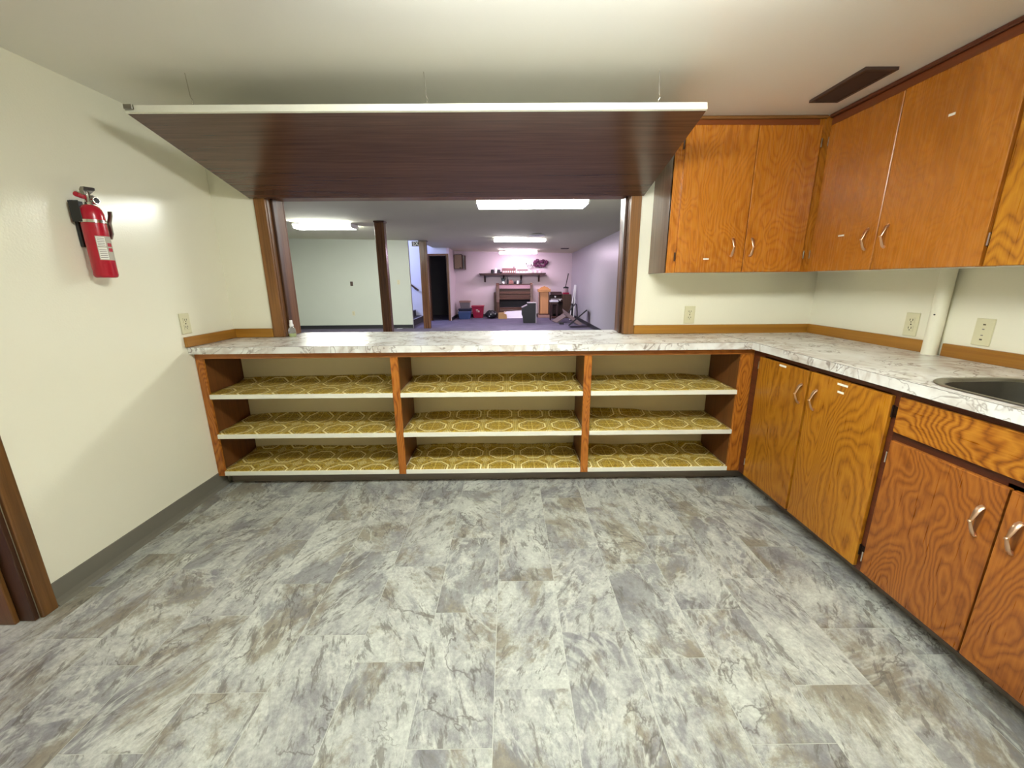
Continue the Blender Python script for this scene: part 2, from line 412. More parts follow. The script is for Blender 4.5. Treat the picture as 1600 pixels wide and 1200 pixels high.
# side room beyond the left doorway
struct('wall_side_room', boxes((-3.3, -3.2, -0.6, 2.3, 0, CZ), (-3.2, -1.98, 2.2, 2.3, 0, CZ), (-3.2, -1.98, -0.6, -0.5, 0, CZ)), M['hall_wall_far'])
struct('ceiling_side_room', boxes((-3.3, -1.98, -0.6, 2.3, CZ, HZ)), M['ceil'])
# hall
struct('wall_hall_front', boxes((-6.1, -1.98, 2.84, 2.94, 0, 2.55)), M['hall_wall'])
struct('wall_hall_right', boxes((2.25, 2.40, 2.76, YB, 0, 2.4)), M['hall_wall_right'])
struct('wall_hall_left', boxes((-6.1, -6.0, 2.94, 13.7, 0, 3.0)), M['hall_wall'])
struct('wall_stair_partition', boxes((-6.0, -2.68, 11.4, 11.5, 0, hz(-2.68, 11.4)), (-6.0, -2.42, 11.4, 11.5, hz(-2.68, 11.4), 3.0)), M['hall_wall'])
struct('wall_stairwell', boxes((-6.0, -2.56, 13.6, 13.7, 0, 3.0), (-2.56, -1.98, 13.6, 13.7, 2.06, 3.0), (-2.42, -2.38, 11.5, 13.6, 2.40, 3.0)), M['stair_wall'])
struct('wall_hall_return', boxes((-1.98, -1.90, 13.6, YB, 0, 2.4)), M['hall_wall_far'])
struct('wall_far', boxes((-1.98, 2.40, YB, YB+0.1, 0, 2.4)), M['hall_wall_far'])
struct('trim_25', bbox(-1.89, 2.24, YB-0.03, YB-0.001, 2.19, 2.235, 0.003), M['hall_wall_far'])
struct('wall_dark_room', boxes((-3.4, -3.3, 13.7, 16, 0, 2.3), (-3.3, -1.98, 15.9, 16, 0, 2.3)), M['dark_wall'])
struct('ceiling_dark_room', boxes((-3.4, -1.98, 13.7, 16, 2.3, 2.4)), M['hall_ceil'])
bm = BM()
for x0, x1, y0, y1 in ((-6.1, 2.40, 2.94, 11.4), (-2.42, 2.40, 11.4, YB+0.1)):
    for v in box(bm, x0, x1, y0, y1, 0, 1): v.co.z = hz(v.co.x, v.co.y) + (0.09 if v.co.z > 0.5 else 0)
struct('ceiling_hall', bm, M['hall_ceil'])
struct('ceiling_stairwell', boxes((-6.1, -2.15, 11.4, 13.7, 3.0, 3.1)), M['stair_wall'])
struct('floor_hall', boxes((-6.1, 2.40, 2.76, 16, -0.1, 0)), M['carpet'])
struct('floor_side_room', boxes((-3.3, -1.995, -0.6, 2.3, -0.1, 0.001)), M['hall_floor2'])
fl = struct('floor', boxes((-1.98, 2.2, -2.1, 2.76, -0.1, -0.0007)), M['grout'])

# vinyl tiles, each a piece of the floor
TW, TL, GAP = 0.2435, 0.4828, 0.0022
cache = {}
offs = {0: 0.055, 1: 0.27, 2: 0.157, 3: 0.368}
X0, X1, Y0, Y1 = -1.995, 1.56, -0.95, 2.46
for k in range(-9, 9):
    xa = -0.058 + TW*k; xb = xa + TW
    oy = offs[[0, 1, 2, 3][k % 4]]
    for j in range(-3, 6):
        ya = oy + TL*j; yb_ = ya + TL
        a, b, c, d = max(xa, X0)+GAP/2, min(xb, X1 if ya+TL > 1.0 else 2.04)-GAP/2, max(ya, Y0)+GAP/2, min(yb_, Y1)-GAP/2
        if b-a < 0.02 or d-c < 0.02: continue
        if b < -1.859 and c > 1.335: continue
        if a < -1.859 and c > 1.30: a = max(a, -1.86)
        if b-a < 0.01: continue
        key = (round(b-a, 3), round(d-c, 3))
        if key not in cache:
            bm = BM(); wx, wy = (b-a)/2, (d-c)/2
            box(bm, -wx, wx, -wy, wy, -0.0035, 0.0)
            cache[key] = mesh_of(bm, M['tile'])
        link('tile', cache[key], ((a+b)/2, (c+d)/2, random.uniform(-0.0002, 0.0002)), fl)

# baseboards
def cove(name, poly, axis, a, b, mat): return struct(name, prism(BM(), poly, axis, a, b), mat)
cove('baseboard_left', [(-1.86, 0), (-1.840, 0), (-1.849, 0.012), (-1.855, 0.03), (-1.856, 0.1), (-1.86, 0.102)], 'y', 1.392, 2.44, M['baseboard'])
def prof_y(xw, sgn): return [(xw, 0), (xw+sgn*0.02, 0), (xw+sgn*0.008, 0.02), (xw+sgn*0.006, 0.1), (xw, 0.102)]
cove('baseboard_hall_right', prof_y(2.25, -1), 'y', 2.95, YB, M['dark_base'])
cove('baseboard_hall_return', prof_y(-1.90, 1), 'y', 13.6, YB, M['dark_base'])
cove('baseboard_hall_left', prof_y(-6.0, 1), 'y', 2.95, 11.4, M['dark_base'])
cove('baseboard_stair_partition', [(11.4, 0), (11.38, 0), (11.392, 0.02), (11.394, 0.1), (11.4, 0.102)], 'x', -5.98, -2.68, M['dark_base'])
cove('baseboard_far', [(YB, 0), (YB-0.02, 0), (YB-0.008, 0.02), (YB-0.006, 0.1), (YB, 0.102)], 'x', -1.88, 2.18, M['dark_base'])

# opening casings and jambs
struct('trim_1', bbox(-1.588, -1.520, 2.742, 2.760, 0.916, 1.80, 0.003, 2), M['casing'])
struct('trim_2', bbox(0.775, 0.842, 2.742, 2.760, 0.916, 1.80, 0.003, 2), M['casing'])
struct('trim_3', bbox(-1.534, -1.516, 2.761, 2.955, 0.916, 1.80, 0.002), M['jamb'])
struct('trim_4', bbox(0.771, 0.789, 2.761, 2.955, 0.916, 1.80, 0.002), M['jamb'])
struct('trim_5', bbox(-1.515, -1.500, 2.80, 2.845, 0.916, 1.79, 0.003), M['jamb_dark'])
struct('trim_6', bbox(0.756, 0.770, 2.80, 2.845, 0.916, 1.79, 0.003), M['jamb_dark'])
struct('trim_7', bbox(-1.534, 0.789, 2.761, 2.955, 1.80, 1.815, 0.002), M['casing_x'])
struct('trim_8', bbox(-1.600, 0.855, 2.742, 2.759, 1.802, 1.87, 0.003), M['casing_x'])
struct('trim_9', bbox(-1.588, -1.516, 2.956, 2.972, 0.916, 1.87, 0.003), M['jamb'])
struct('trim_10', bbox(0.771, 0.842, 2.956, 2.972, 0.916, 1.87, 0.003), M['jamb'])
# backsplash boards
struct('trim_11', bbox(-1.859, -1.841, 2.318, 2.759, 0.9155, 0.974, 0.002), M['trim_y'])
struct('trim_12', bbox(-1.840, -1.590, 2.742, 2.759, 0.9155, 0.974, 0.002), M['trim'])
struct('trim_13', bbox(0.845, 2.026, 2.742, 2.759, 0.9155, 0.974, 0.002), M['trim'])
struct('trim_14', bbox(2.027, 2.044, 1.932, 2.759, 0.9155, 0.974, 0.002), M['trim_y'])
struct('trim_15', bbox(2.027, 2.044, 0.62, 1.868, 0.9155, 0.974, 0.002), M['trim_y'])
# left doorway casing
struct('trim_16', bbox(-1.859, -1.842, 1.3335, 1.389, 0.0, 2.08, 0.004, 2), M['door_casing'])
struct('trim_17', bbox(-1.985, -1.8595, 1.318, 1.3345, 0.0, 2.03, 0.002), M['jamb_dark'])  # dark colour stands for the shadow on the jamb beside the casing
struct('trim_18', bbox(-1.980, -1.915, 1.300, 1.317, 0.0, 2.03, 0.003), M['door_casing'])
struct('trim_19', bbox(-1.859, -1.842, 0.35, 1.336, 2.03, 2.08, 0.003), M['door_casing'])
struct('trim_20', bbox(-1.859, -1.842, 0.346, 0.398, 0.0, 2.029, 0.004), M['door_casing'])
# cabinet crown strips at the ceiling
struct('trim_21', bbox(0.92, 1.7225, 2.438, 2.455, 2.104, 2.1195, 0.004), M['casing_x'])
struct('trim_22', bbox(1.723, 1.741, 0.75, 2.437, 2.102, 2.1195, 0.004), M['rail_dark'])
# hall door frame
struct('trim_23', boxes((-2.62, -2.56, 13.575, 13.6, 0, 2.12), (-1.98, -1.925, 13.575, 13.6, 0, 2.12), (-2.56, -1.98, 13.575, 13.6, 2.06, 2.12)), M['jamb'])
struct('trim_24', boxes((-2.56, -2.535, 13.6, 13.7, 0, 2.06), (-2.005, -1.98, 13.6, 13.7, 0, 2.06)), M['jamb_dark'])

# ------------------------------------------------------------------ counters
def counter_mesh(poly, z0, z1, hole=None):
    bm = BM(); loops = [poly] + ([hole] if hole else [])
    for z in (z0, z1):
        es = []
        for lp in loops:
            vs = [bm.verts.new((x, y, z)) for x, y in lp]
            for i in range(len(vs)): es.append(bm.edges.new((vs[i], vs[(i+1) % len(vs)])))
        bmesh.ops.triangle_fill(bm, use_beauty=True, edges=es)
    bm.verts.ensure_lookup_table(); n = sum(len(l) for l in loops); off = 0
    for lp in loops:
        for i in range(len(lp)):
            a, b = off+i, off+(i+1) % len(lp)
            bm.faces.new([bm.verts[a], bm.verts[b], bm.verts[n+b], bm.verts[n+a]])
        off += len(lp)
    return bm
o = obj('serving_counter', counter_mesh([(-1.858, 2.335), (1.419, 2.335), (1.419, 2.758), (0.770, 2.758), (0.770, 3.005), (-1.514, 3.005), (-1.514, 2.758), (-1.858, 2.758)], 0.8735, 0.914), M['marble'])
tag(o, 'long white marbled laminate serving counter over the open shelves, running into the pass-through opening', 'counter')
for nm, bs, bd in (('edge_band', (-1.858, 1.419, 2.3335, 2.3348, 0.8735, 0.9122), 'marble'), ('edge_seam', (-1.858, 1.419, 2.3338, 2.3349, 0.91225, 0.9138), 'label_ink')):
    obj(nm, bbox(*bs, 0), M[bd], o)
def rrect(x0, x1, y0, y1, r, n=10):
    pts = []
    for cx, cy, a0 in ((x1-r, y1-r, 0), (x0+r, y1-r, PI/2), (x0+r, y0+r, PI), (x1-r, y0+r, 1.5*PI)):
        for k in range(n+1):
            a = a0 + PI/2*k/n; pts.append((cx+r*math.cos(a), cy+r*math.sin(a)))
    return pts
SX0, SX1, SY0, SY1 = 1.455, 1.905, 0.79, 1.425
o = obj('sink_counter', counter_mesh([(1.4205, 0.60), (2.044, 0.60), (2.044, 2.758), (1.4205, 2.758)], 0.874, 0.9155, rrect(SX0+0.02, SX1-0.02, SY0+0.02, SY1-0.02, 0.13)), M['marble'])
tag(o, 'white marbled laminate counter along the right wall with the steel sink set in it', 'counter')

for nm, bs, bd in (('edge_band', (1.4188, 1.4203, 0.60, 2.3330, 0.874, 0.9135), 'marble'), ('edge_seam', (1.4192, 1.4204, 0.60, 2.7, 0.91355, 0.9153), 'label_ink')):
    obj(nm, bbox(*bs, 0), M[bd], o)
# sink
sk = thing('kitchen_sink', 'round-cornered stainless steel sink set into the right marbled counter', 'sink', (1.68, 1.1, 0.9155))
def loft(rings):
    bm = BM(); R_ = [[bm.verts.new(p) for p in r] for r in rings]; n = len(R_[0])
    for a, b in zip(R_, R_[1:]):
        for k in range(n): bm.faces.new((a[k], a[(k+1) % n], b[(k+1) % n], b[k]))
    return bm, R_
def ring(d, z, r): return [(x, y, z) for x, y in rrect(SX0+d, SX1-d, SY0+d, SY1-d, r)]
bm, R_ = loft([ring(0, 0.916, 0.15), ring(0.002, 0.9195, 0.148), ring(0.010, 0.9205, 0.14), ring(0.022, 0.918, 0.128), ring(0.026, 0.915, 0.124), ring(0.030, 0.910, 0.12)])
obj('rim', bm, M['steel'], sk, True)
bm, R_ = loft([ring(0.0305, 0.910, 0.12), ring(0.036, 0.85, 0.115), ring(0.046, 0.77, 0.105), ring(0.075, 0.745, 0.08), ring(0.12, 0.740, 0.05)])
bm.faces.new(R_[-1]); obj('basin', bm, M['sink_steel'], sk, True)
bm = BM(); lathe(bm, [(0.045, 0.741), (0.045, 0.743), (0.03, 0.742), (0.012, 0.7415)], (1.68, 1.1, 0), 20); obj('drain', bm, M['chrome'], sk, True)

# ------------------------------------------------------------------ open shelf unit
su = thing('shelf_unit', 'long open wooden shelf unit of three bays under the serving counter', 'shelves', (-0.2, 2.37, 0))
posts = [(-1.858, -1.815), (-0.709, -0.664), (0.447, 0.493), (1.386, 1.462)]
for i, (a, b) in enumerate(posts): obj('stile', bbox(a, b, 2.37, 2.389, 0.081, 0.838), M['fir_post'], su)
obj('top_rail', bbox(-1.858, 1.462, 2.37, 2.389, 0.8385, 0.873), M['fir_hx'], su)
for a, b in ((-1.858, -1.838), (-0.696, -0.677), (0.460, 0.480), (1.388, 1.408)):
    obj('divider', bbox(a, b, 2.3895, 2.745, 0.081, 0.873, 0.001), M['side_brown'], su)
obj('back_panel', bbox(-1.858, 1.41, 2.7455, 2.757, 0.03, 0.873, 0), M['back_panel'], su)
obj('toe_kick', bbox(-1.838, 1.539, 2.452, 2.462, 0.0, 0.08, 0), M['toe'], su)
obj('bottom_deck', bbox(-1.858, 1.46, 2.391, 2.7445, 0.080, 0.0835, 0), M['side_brown'], su)
bays = [(-1.837, -0.697), (-0.676, 0.459), (0.481, 1.387)]
front = [(-1.814, -0.710), (-0.663, 0.446), (0.494, 1.385)]
SZ = [0.618, 0.362, 0.112]
wave = {(2, 0): [(0.58, .012), (0.89, .016), (1.17, .019), (1.36, .006), (1.40, .002)],
        (2, 1): [(0.50, .034), (0.70, .030), (0.86, .022), (1.00, .004), (1.04, .002), (1.40, .003)],
        (2, 2): [(0.50, .014), (0.60, .010), (0.76, .002), (0.98, .006), (1.21, .024), (1.40, .024)]}
def lerp(tab, x):
    if x <= tab[0][0]: return tab[0][1]
    for (a, p), (b, q) in zip(tab, tab[1:]):
        if x <= b:
            k = (x-a)/(b-a); k = k*k*(3-2*k); return p+(q-p)*k
    return tab[-1][1]
phase = {0: (-0.127, 2.462), 1: (-0.072, 2.479), 2: (-0.060, 2.613)}
shift = {0: (0.045, -0.03), 1: (0.0, 0.0), 2: (0.07, 0.02)}
names_b = ['left', 'middle', 'right']; names_s = ['top', 'middle', 'bottom']
PER = 0.2145
for b in range(3):
    for s in range(3):
        z = SZ[s]
        sh = obj('shelf', bbox(bays[b][0]+0.0005, bays[b][1]-0.0005, 2.382 if False else 2.3895, 2.7445, z-0.026, z, 0), M['white_edge'], su)
        obj('edge_strip', bbox(front[b][0], front[b][1], 2.366, 2.389, z-0.027, z, 0.0015), M['white_edge'], sh)
        # printed liner sheet, curling up against the back panel
        bm = BM(); uvl = bm.loops.layers.uv.new('UVMap')
        x0, x1 = bays[b][0]+0.004, bays[b][1]-0.004; nx = 48
        ys = [2.3725, 2.40, 2.46, 2.52, 2.58, 2.63, 2.665, 2.69, 2.71, 2.725, 2.735, 2.741]
        rows = []; UV = {}
        for i in range(nx+1):
            x = x0+(x1-x0)*i/nx
            if b == 2: lift = lerp(wave[(2, s)], x)
            else: lift = (0.030 if s == 0 else 0.018) + 0.004*math.sin(x*5+s*2) - 0.008*max(0, 1-(x-x0)/0.15)
            col_ = []; arc = 0; prev = None
            for y in ys:
                k = max(0, (y-2.655)/0.086); zz = z+0.0012+lift*k**1.8 + 0.0012*math.sin(x*9+y*17+b)*k
                xx = min(max(x, front[b][0]+0.002), front[b][1]-0.002) if y < 2.39 else x
                if prev: arc += math.hypot(y-prev[0], zz-prev[1])
                prev = (y, zz); vv = bm.verts.new((xx, y, zz)); UV[vv] = ((x-phase[s][0]-shift[b][0])/PER+0.5, (2.3725+arc-phase[s][1]-shift[b][1])/PER+0.5)
                col_.append(vv)
            rows.append(col_)
        for i in range(nx):
            for j in range(len(ys)-1):
                f = bm.faces.new((rows[i][j], rows[i+1][j], rows[i+1][j+1], rows[i][j+1]))
                for lp in f.loops: lp[uvl].uv = UV[lp.vert]
        for f in bm.faces: f.smooth = True
        o = obj('shelf_liner', bm, M['liner'])
        md = o.modifiers.new('thickness', 'SOLIDIFY'); md.thickness = 0.0012; md.offset = 0
        extra = {(2, 1): 'with a sagging wavy back edge ', (2, 2): 'dipping at its back left '}.get((b, s), '')
        tag(o, f'gold octagon liner {extra}on the {names_s[s]} shelf, {names_b[b]} bay', 'shelf liner', 'gold printed liners on the open shelves')
# pale scrap of tape on the rail
obj('tape_scrap', bbox(0.615, 0.702, 2.3685, 2.3699, 0.8445, 0.8535, 0), M['trim'], su, label='pale yellow tape scrap')

# ------------------------------------------------------------------ cabinet hardware (shared meshes)
def handle_mesh():
    """wavy strap pull, standing off along -X, long axis Z"""
    bm = BM(); pts = []
    prof = [(-0.049, -0.002, 1.15), (-0.046, -0.008, 1.15), (-0.036, -0.014, 1.1), (-0.022, -0.020, 0.95), (-0.009, -0.025, 0.75), (0.0, -0.027, 0.6), (0.010, -0.024, 0.75), (0.022, -0.020, 1.0), (0.034, -0.016, 1.2), (0.044, -0.010, 1.25), (0.049, -0.002, 1.2)]
    tube(bm, [(x, 0, z) for z, x, k in prof], [k for z, x, k in prof], 8, True, (0.0145, 0.005), (0, 1, 0))
    sphere(bm, (-0.0285, 0, 0.0), 0.0062, 0.8, 1.1, 0.8, 10, 6)
    lathe(bm, [(0.008, -0.0035), (0.007, 0)], (0, 0, 0.047), 10, 'x'); lathe(bm, [(0.008, -0.0035), (0.007, 0)], (0, 0, -0.046), 10, 'x')
    return mesh_of(bm, M['copper'], True)
HANDLE = handle_mesh()
def hinge_mesh():
    """offset hinge leaf with knuckle, lying in the YZ plane, facing -X"""
    bm = BM(); bevel_b = bbox(-0.004, 0, -0.016, 0.002, -0.024, 0.024, 0.0012)
    box(bm, -0.0035, 0, -0.022, 0.001, -0.021, 0.021)
    for z in (-0.012, 0.012): lathe(bm, [(0.0028, -0.0055), (0.0028, -0.0035)], (0, -0.009, z), 8, 'x')
    bevel_b.free(); tube(bm, [(-0.004, 0.003, -0.024), (-0.004, 0.003, 0.024)], 0.0048, 8)
    return mesh_of(bm, M['bronze'], True)
HINGE = hinge_mesh()
def knuckle_mesh():
    bm = BM(); tube(bm, [(-0.004, 0, -0.022), (-0.004, 0, 0.022)], 0.004, 8); return mesh_of(bm, M['chrome'], True)
KNUCKLE = knuckle_mesh()
def sticker(parent, face, u0, u1, z0, z1, plane, lines=1):
    """white label tape; face 'x' lies on plane x, face 'y' on plane y"""
    if face == 'x':
        o = obj('name_label', bbox(plane-0.0008, plane, u0, u1, z0, z1, 0), M['label_white'], parent, label='small white name label')
    else:
        o = obj('name_label', bbox(u0, u1, plane-0.0008, plane, z0, z1, 0), M['label_white'], parent, label='small white name label')
    return o
RZ = {'x': 0.0, 'y': PI/2}      # handles and hinges are modelled facing -X; a quarter turn makes them face -Y
def hardware(parent, kind, name, face, plane, u, z, flip=False):
    me = {'handle': HANDLE, 'hinge': HINGE, 'knuckle': KNUCKLE}[kind]
    pos = (plane, u, z) if face == 'x' else (u, plane, z)
    rz = RZ[face]; rot = (0, 0, rz)
    if flip: rot = (PI, 0, rz)
    return link(name, me, pos, parent, rot)

def cabinet_door(parent, face, plane, u0, u1, z0, z1, mat, th=0.018, name='door'):
    if face == 'x': bm = bbox(plane, plane+th, u0, u1, z0, z1, 0.0025)
    else: bm = bbox(u0, u1, plane, plane+th, z0, z1, 0.0025)
    return obj(name, bm, mat, parent)

# right base cabinets (doors face -X at x = 1.44)
FX = 1.459
bc = thing('base_cabinet', 'golden varnished two-door plywood base cabinet at the corner beside the open shelves', 'cabinet', (1.75, 1.87, 0))
bm = boxes((FX, FX+0.018, 1.437, 2.366, 0.846, 0.873), (FX, FX+0.018, 2.262, 2.366, 0.088, 0.846), (FX, FX+0.018, 1.437, 1.475, 0.088, 0.846),
           (FX, FX+0.018, 1.865, 1.915, 0.088, 0.846), (FX, FX+0.018, 1.437, 2.366, 0.083, 0.088))
obj('face_frame', bm, M['rail_dark'], bc)
obj('carcass', boxes((FX+0.019, 2.04, 1.437, 2.36, 0.083, 0.10), (2.02, 2.04, 1.437, 2.36, 0.10, 0.87), (FX+0.019, 2.02, 1.437, 1.452, 0.10, 0.87), (FX+0.019, 2.02, 2.345, 2.36, 0.10, 0.87)), M['side_brown'], bc)
obj('toe_kick', bbox(1.541, 1.551, 1.437, 2.44, 0, 0.082, 0), M['toe'], bc)
d = cabinet_door(bc, 'x', 1.44, 1.890, 2.282, 0.098, 0.840, M['fir'])
hardware(d, 'handle', 'handle', 'x', 1.44, 1.922, 0.720); sticker(d, 'x', 2.052, 2.106, 0.822, 0.832, 1.44)
for z in (0.79, 0.185): hardware(d, 'knuckle', 'hinge', 'x', 1.446, 2.285, z)
d = cabinet_door(bc, 'x', 1.44, 1.456, 1.874, 0.098, 0.842, M['fir'])
hardware(d, 'handle', 'handle', 'x', 1.44, 1.822, 0.716)
sticker(d, 'x', 1.656, 1.712, 0.820, 0.829, 1.44); sticker(d, 'x', 1.670, 1.704, 0.786, 0.795, 1.44)
for z in (0.782, 0.178): hardware(d, 'hinge', 'hinge', 'x', 1.4585, 1.452, z)
sc_ = thing('sink_cabinet', 'reddish varnished plywood sink cabinet with a false drawer front under the steel sink', 'cabinet', (1.75, 1.03, 0))
bm = boxes((FX, FX+0.018, 0.62, 1.436, 0.846, 0.873), (FX, FX+0.018, 1.395, 1.436, 0.088, 0.846), (FX, FX+0.018, 0.62, 0.66, 0.088, 0.846),
           (FX, FX+0.018, 1.025, 1.065, 0.088, 0.69), (FX, FX+0.018, 0.66, 1.395, 0.675, 0.712), (FX, FX+0.018, 0.62, 1.436, 0.083, 0.088))
obj('face_frame', bm, M['rail_dark'], sc_)
obj('carcass', boxes((FX+0.019, 2.04, 0.62, 1.436, 0.083, 0.10), (2.02, 2.04, 0.62, 1.436, 0.10, 0.70), (FX+0.019, 2.04, 0.62, 0.635, 0.10, 0.87)), M['side_brown'], sc_)
obj('toe_kick', bbox(1.541, 1.551, 0.62, 1.436, 0, 0.082, 0), M['toe'], sc_)
cabinet_door(sc_, 'x', 1.442, 0.64, 1.426, 0.710, 0.846, M['fir_h'], 0.016, 'drawer_front')
d = cabinet_door(sc_, 'x', 1.44, 1.047, 1.422, 0.098, 0.679, M['fir_red'])
hardware(d, 'handle', 'handle', 'x', 1.44, 1.092, 0.546)
for z in (0.608, 0.165): hardware(d, 'knuckle', 'hinge', 'x', 1.446, 1.4255, z)
d = cabinet_door(sc_, 'x', 1.44, 0.66, 1.041, 0.098, 0.679, M['fir_red'])
hardware(d, 'handle', 'handle', 'x', 1.44, 0.998, 0.550)
for z in (0.608, 0.165): hardware(d, 'knuckle', 'hinge', 'x', 1.446, 0.6565, z)

# upper cabinets
UZ0, UZ1 = 1.31, 2.118
uc = thing('wall_cabinet', 'orange varnished two-door upper cabinet on the back wall with a walnut side panel', 'cabinet', (1.33, 2.6, UZ0))
obj('side_panel', bbox(0.920, 0.934, 2.4565, 2.759, UZ0, UZ1, 0.001), M['walnut_z'], uc, label='dark walnut side panel')
obj('carcass', boxes((0.935, 1.74, 2.4725, 2.759, UZ0, UZ0+0.016), (0.935, 1.74, 2.745, 2.759, UZ0+0.016, UZ1)), M['white_edge'], uc)
obj('face_frame', boxes((0.92, 0.975, 2.4555, 2.472, UZ0, UZ1), (1.69, 1.757, 2.4555, 2.472, UZ0, UZ1), (0.975, 1.69, 2.4555, 2.472, UZ0, UZ0+0.02), (1.33, 1.38, 2.4555, 2.472, UZ0+0.02, 2.05)), M['fir_up'], uc)
obj('top_rail', bbox(0.9755, 1.6895, 2.4555, 2.472, 2.05, UZ1, 0), M['rail_red_x'], uc)
d = cabinet_door(uc, 'y', 2.438, 0.968, 1.3555, UZ0+0.002, 2.075, M['fir_up'], 0.017)
hardware(d, 'handle', 'handle', 'y', 2.438, 1.283, 1.448); sticker(d, 'y', 1.125, 1.158, 1.382, 1.390, 2.438)
for z in (1.985, 1.40): hardware(d, 'hinge', 'hinge', 'y', 2.4545, 0.966, z, False)
d = cabinet_door(uc, 'y', 2.438, 1.3595, 1.700, UZ0+0.002, 2.072, M['fir_up'], 0.017)
hardware(d, 'handle', 'handle', 'y', 2.438, 1.393, 1.448)
for z in (1.985, 1.405): hardware(d, 'knuckle', 'hinge', 'y', 2.444, 1.7045, z)
ur = thing('wall_cabinet', 'brown varnished two-door upper cabinet on the right wall nearest the corner', 'cabinet', (1.9, 1.98, UZ0))
obj('carcass', boxes((1.7585, 2.044, 1.532, 2.455, UZ0, UZ0+0.016), (2.03, 2.044, 1.532, 2.455, UZ0+0.016, UZ1), (1.7585, 2.03, 1.532, 1.546, UZ0+0.016, UZ1)), M['white_edge'], ur)
for ya, yb_ in ((1.532, 1.56), (1.97, 2.02), (2.38, 2.437)): obj('stile', bbox(1.7415, 1.758, ya, yb_, UZ0, 2.05, 0), M['fir_up2'], ur)
obj('top_rail', bbox(1.7415, 1.758, 1.532, 2.437, 2.0505, UZ1, 0), M['rail_red_y'], ur)
d = cabinet_door(ur, 'x', 1.724, 1.9985, 2.415, UZ0+0.001, 2.060, M['fir_up2'], 0.017)
hardware(d, 'handle', 'handle', 'x', 1.724, 2.046, 1.452); sticker(d, 'x', 2.190, 2.228, 1.482, 1.490, 1.724)
for z in (1.985, 1.405): hardware(d, 'knuckle', 'hinge', 'x', 1.730, 2.4195, z)
d = cabinet_door(ur, 'x', 1.724, 1.535, 1.9945, UZ0+0.001, 2.062, M['fir_up2'], 0.017)
hardware(d, 'handle', 'handle', 'x', 1.724, 1.942, 1.456); sticker(d, 'x', 1.752, 1.778, 1.880, 1.889, 1.724)
for z in (1.985, 1.405): hardware(d, 'hinge', 'hinge', 'x', 1.741, 1.531, z)
u3 = thing('wall_cabinet', 'varnished upper cabinet on the right wall cut off by the photo edge', 'cabinet', (1.9, 1.14, UZ0))
obj('carcass', boxes((1.7585, 2.044, 0.75, 1.531, UZ0, UZ0+0.016), (2.03, 2.044, 0.75, 1.531, UZ0+0.016, UZ1), (1.7585, 2.03, 0.75, 0.764, UZ0+0.016, UZ1)), M['white_edge'], u3)
for ya, yb_ in ((0.75, 0.78), (1.12, 1.16), (1.505, 1.531)): obj('stile', bbox(1.7415, 1.758, ya, yb_, UZ0, 2.05, 0), M['fir_up2'], u3)
obj('top_rail', bbox(1.7415, 1.758, 0.75, 1.531, 2.0505, UZ1, 0), M['rail_red_y'], u3)
d = cabinet_door(u3, 'x', 1.724, 1.142, 1.520, UZ0+0.001, 2.062, M['fir'], 0.017)
hardware(d, 'handle', 'handle', 'x', 1.724, 1.19, 1.452)
for z in (1.985, 1.405): hardware(d, 'knuckle', 'hinge', 'x', 1.730, 1.5255, z)
d = cabinet_door(u3, 'x', 1.724, 0.762, 1.138, UZ0+0.001, 2.062, M['fir'], 0.017)
hardware(d, 'handle', 'handle', 'x', 1.724, 1.09, 1.452)

# ------------------------------------------------------------------ pass-through hatch, propped open
hz0, hy0, hz1, hy1 = 1.780, 2.735, 1.972, 1.945
dv = Vector((0, hy1-hy0, hz1-hz0)).normalized(); nv = Vector((0, -dv.z, dv.y)); nv = nv if nv.z > 0 else -nv
hp = thing('serving_hatch', 'large dark walnut hatch panel hung open under the ceiling above the pass-through', 'hatch', (-0.38, hy0, hz0))
def slab(a, b, t0, t1, x0, x1):
    bm = BM(); p = Vector((0, hy0, hz0))
    pts = [p+dv*a+nv*t0, p+dv*b+nv*t0, p+dv*b+nv*t1, p+dv*a+nv*t1]
    return prism(bm, [(q.y, q.z) for q in pts], 'x', x0, x1)
L = math.hypot(hy1-hy0, hz1-hz0)
obj('panel', slab(0, L-0.012, 0, 0.028, -1.605, 0.850), M['walnut'], hp)
obj('bounce_skin', slab(0.05, L-0.012, 0.0282, 0.0292, -1.605, 0.850), M['white_edge'], hp, label='added white upper face bouncing light')  # unseen white face added to bounce light onto the ceiling
obj('edge_strip', slab(L-0.0115, L, 0, 0.029, -1.605, 0.850), M['white_edge'], hp, label='white painted front edge')
bm = BM(); e = Vector((0, hy0, hz0))+dv*L
box(bm, -1.60, -1.562, e.y-0.012, e.y-0.001, e.z+0.008, e.z+0.027); bevel(bm, 0.002); obj('catch', bm, M['steel'], hp)
for x in (-1.33, -0.34, 0.645):
    bm = BM(); ey, ez = e.y+0.02, e.z+0.03
    pts = [(x, ey+0.004, ez-0.002), (x, ey, ez+0.012), (x+0.005, ey-0.004, ez+0.020), (x, ey-0.006, ez+0.03), (x-0.004, ey-0.006, 2.09), (x-0.006, ey-0.006, 2.119)]
    tube(bm, pts, 0.0016, 6); sphere(bm, (x, ey, ez), 0.005, u=8, v=6); obj('hook', bm, M['chrome'], hp)
for x in (-1.35, -0.38, 0.6):
    obj('hinge', bbox(x-0.04, x+0.04, 2.728, 2.7415, 1.783, 1.80, 0.001), M['bronze'], hp)

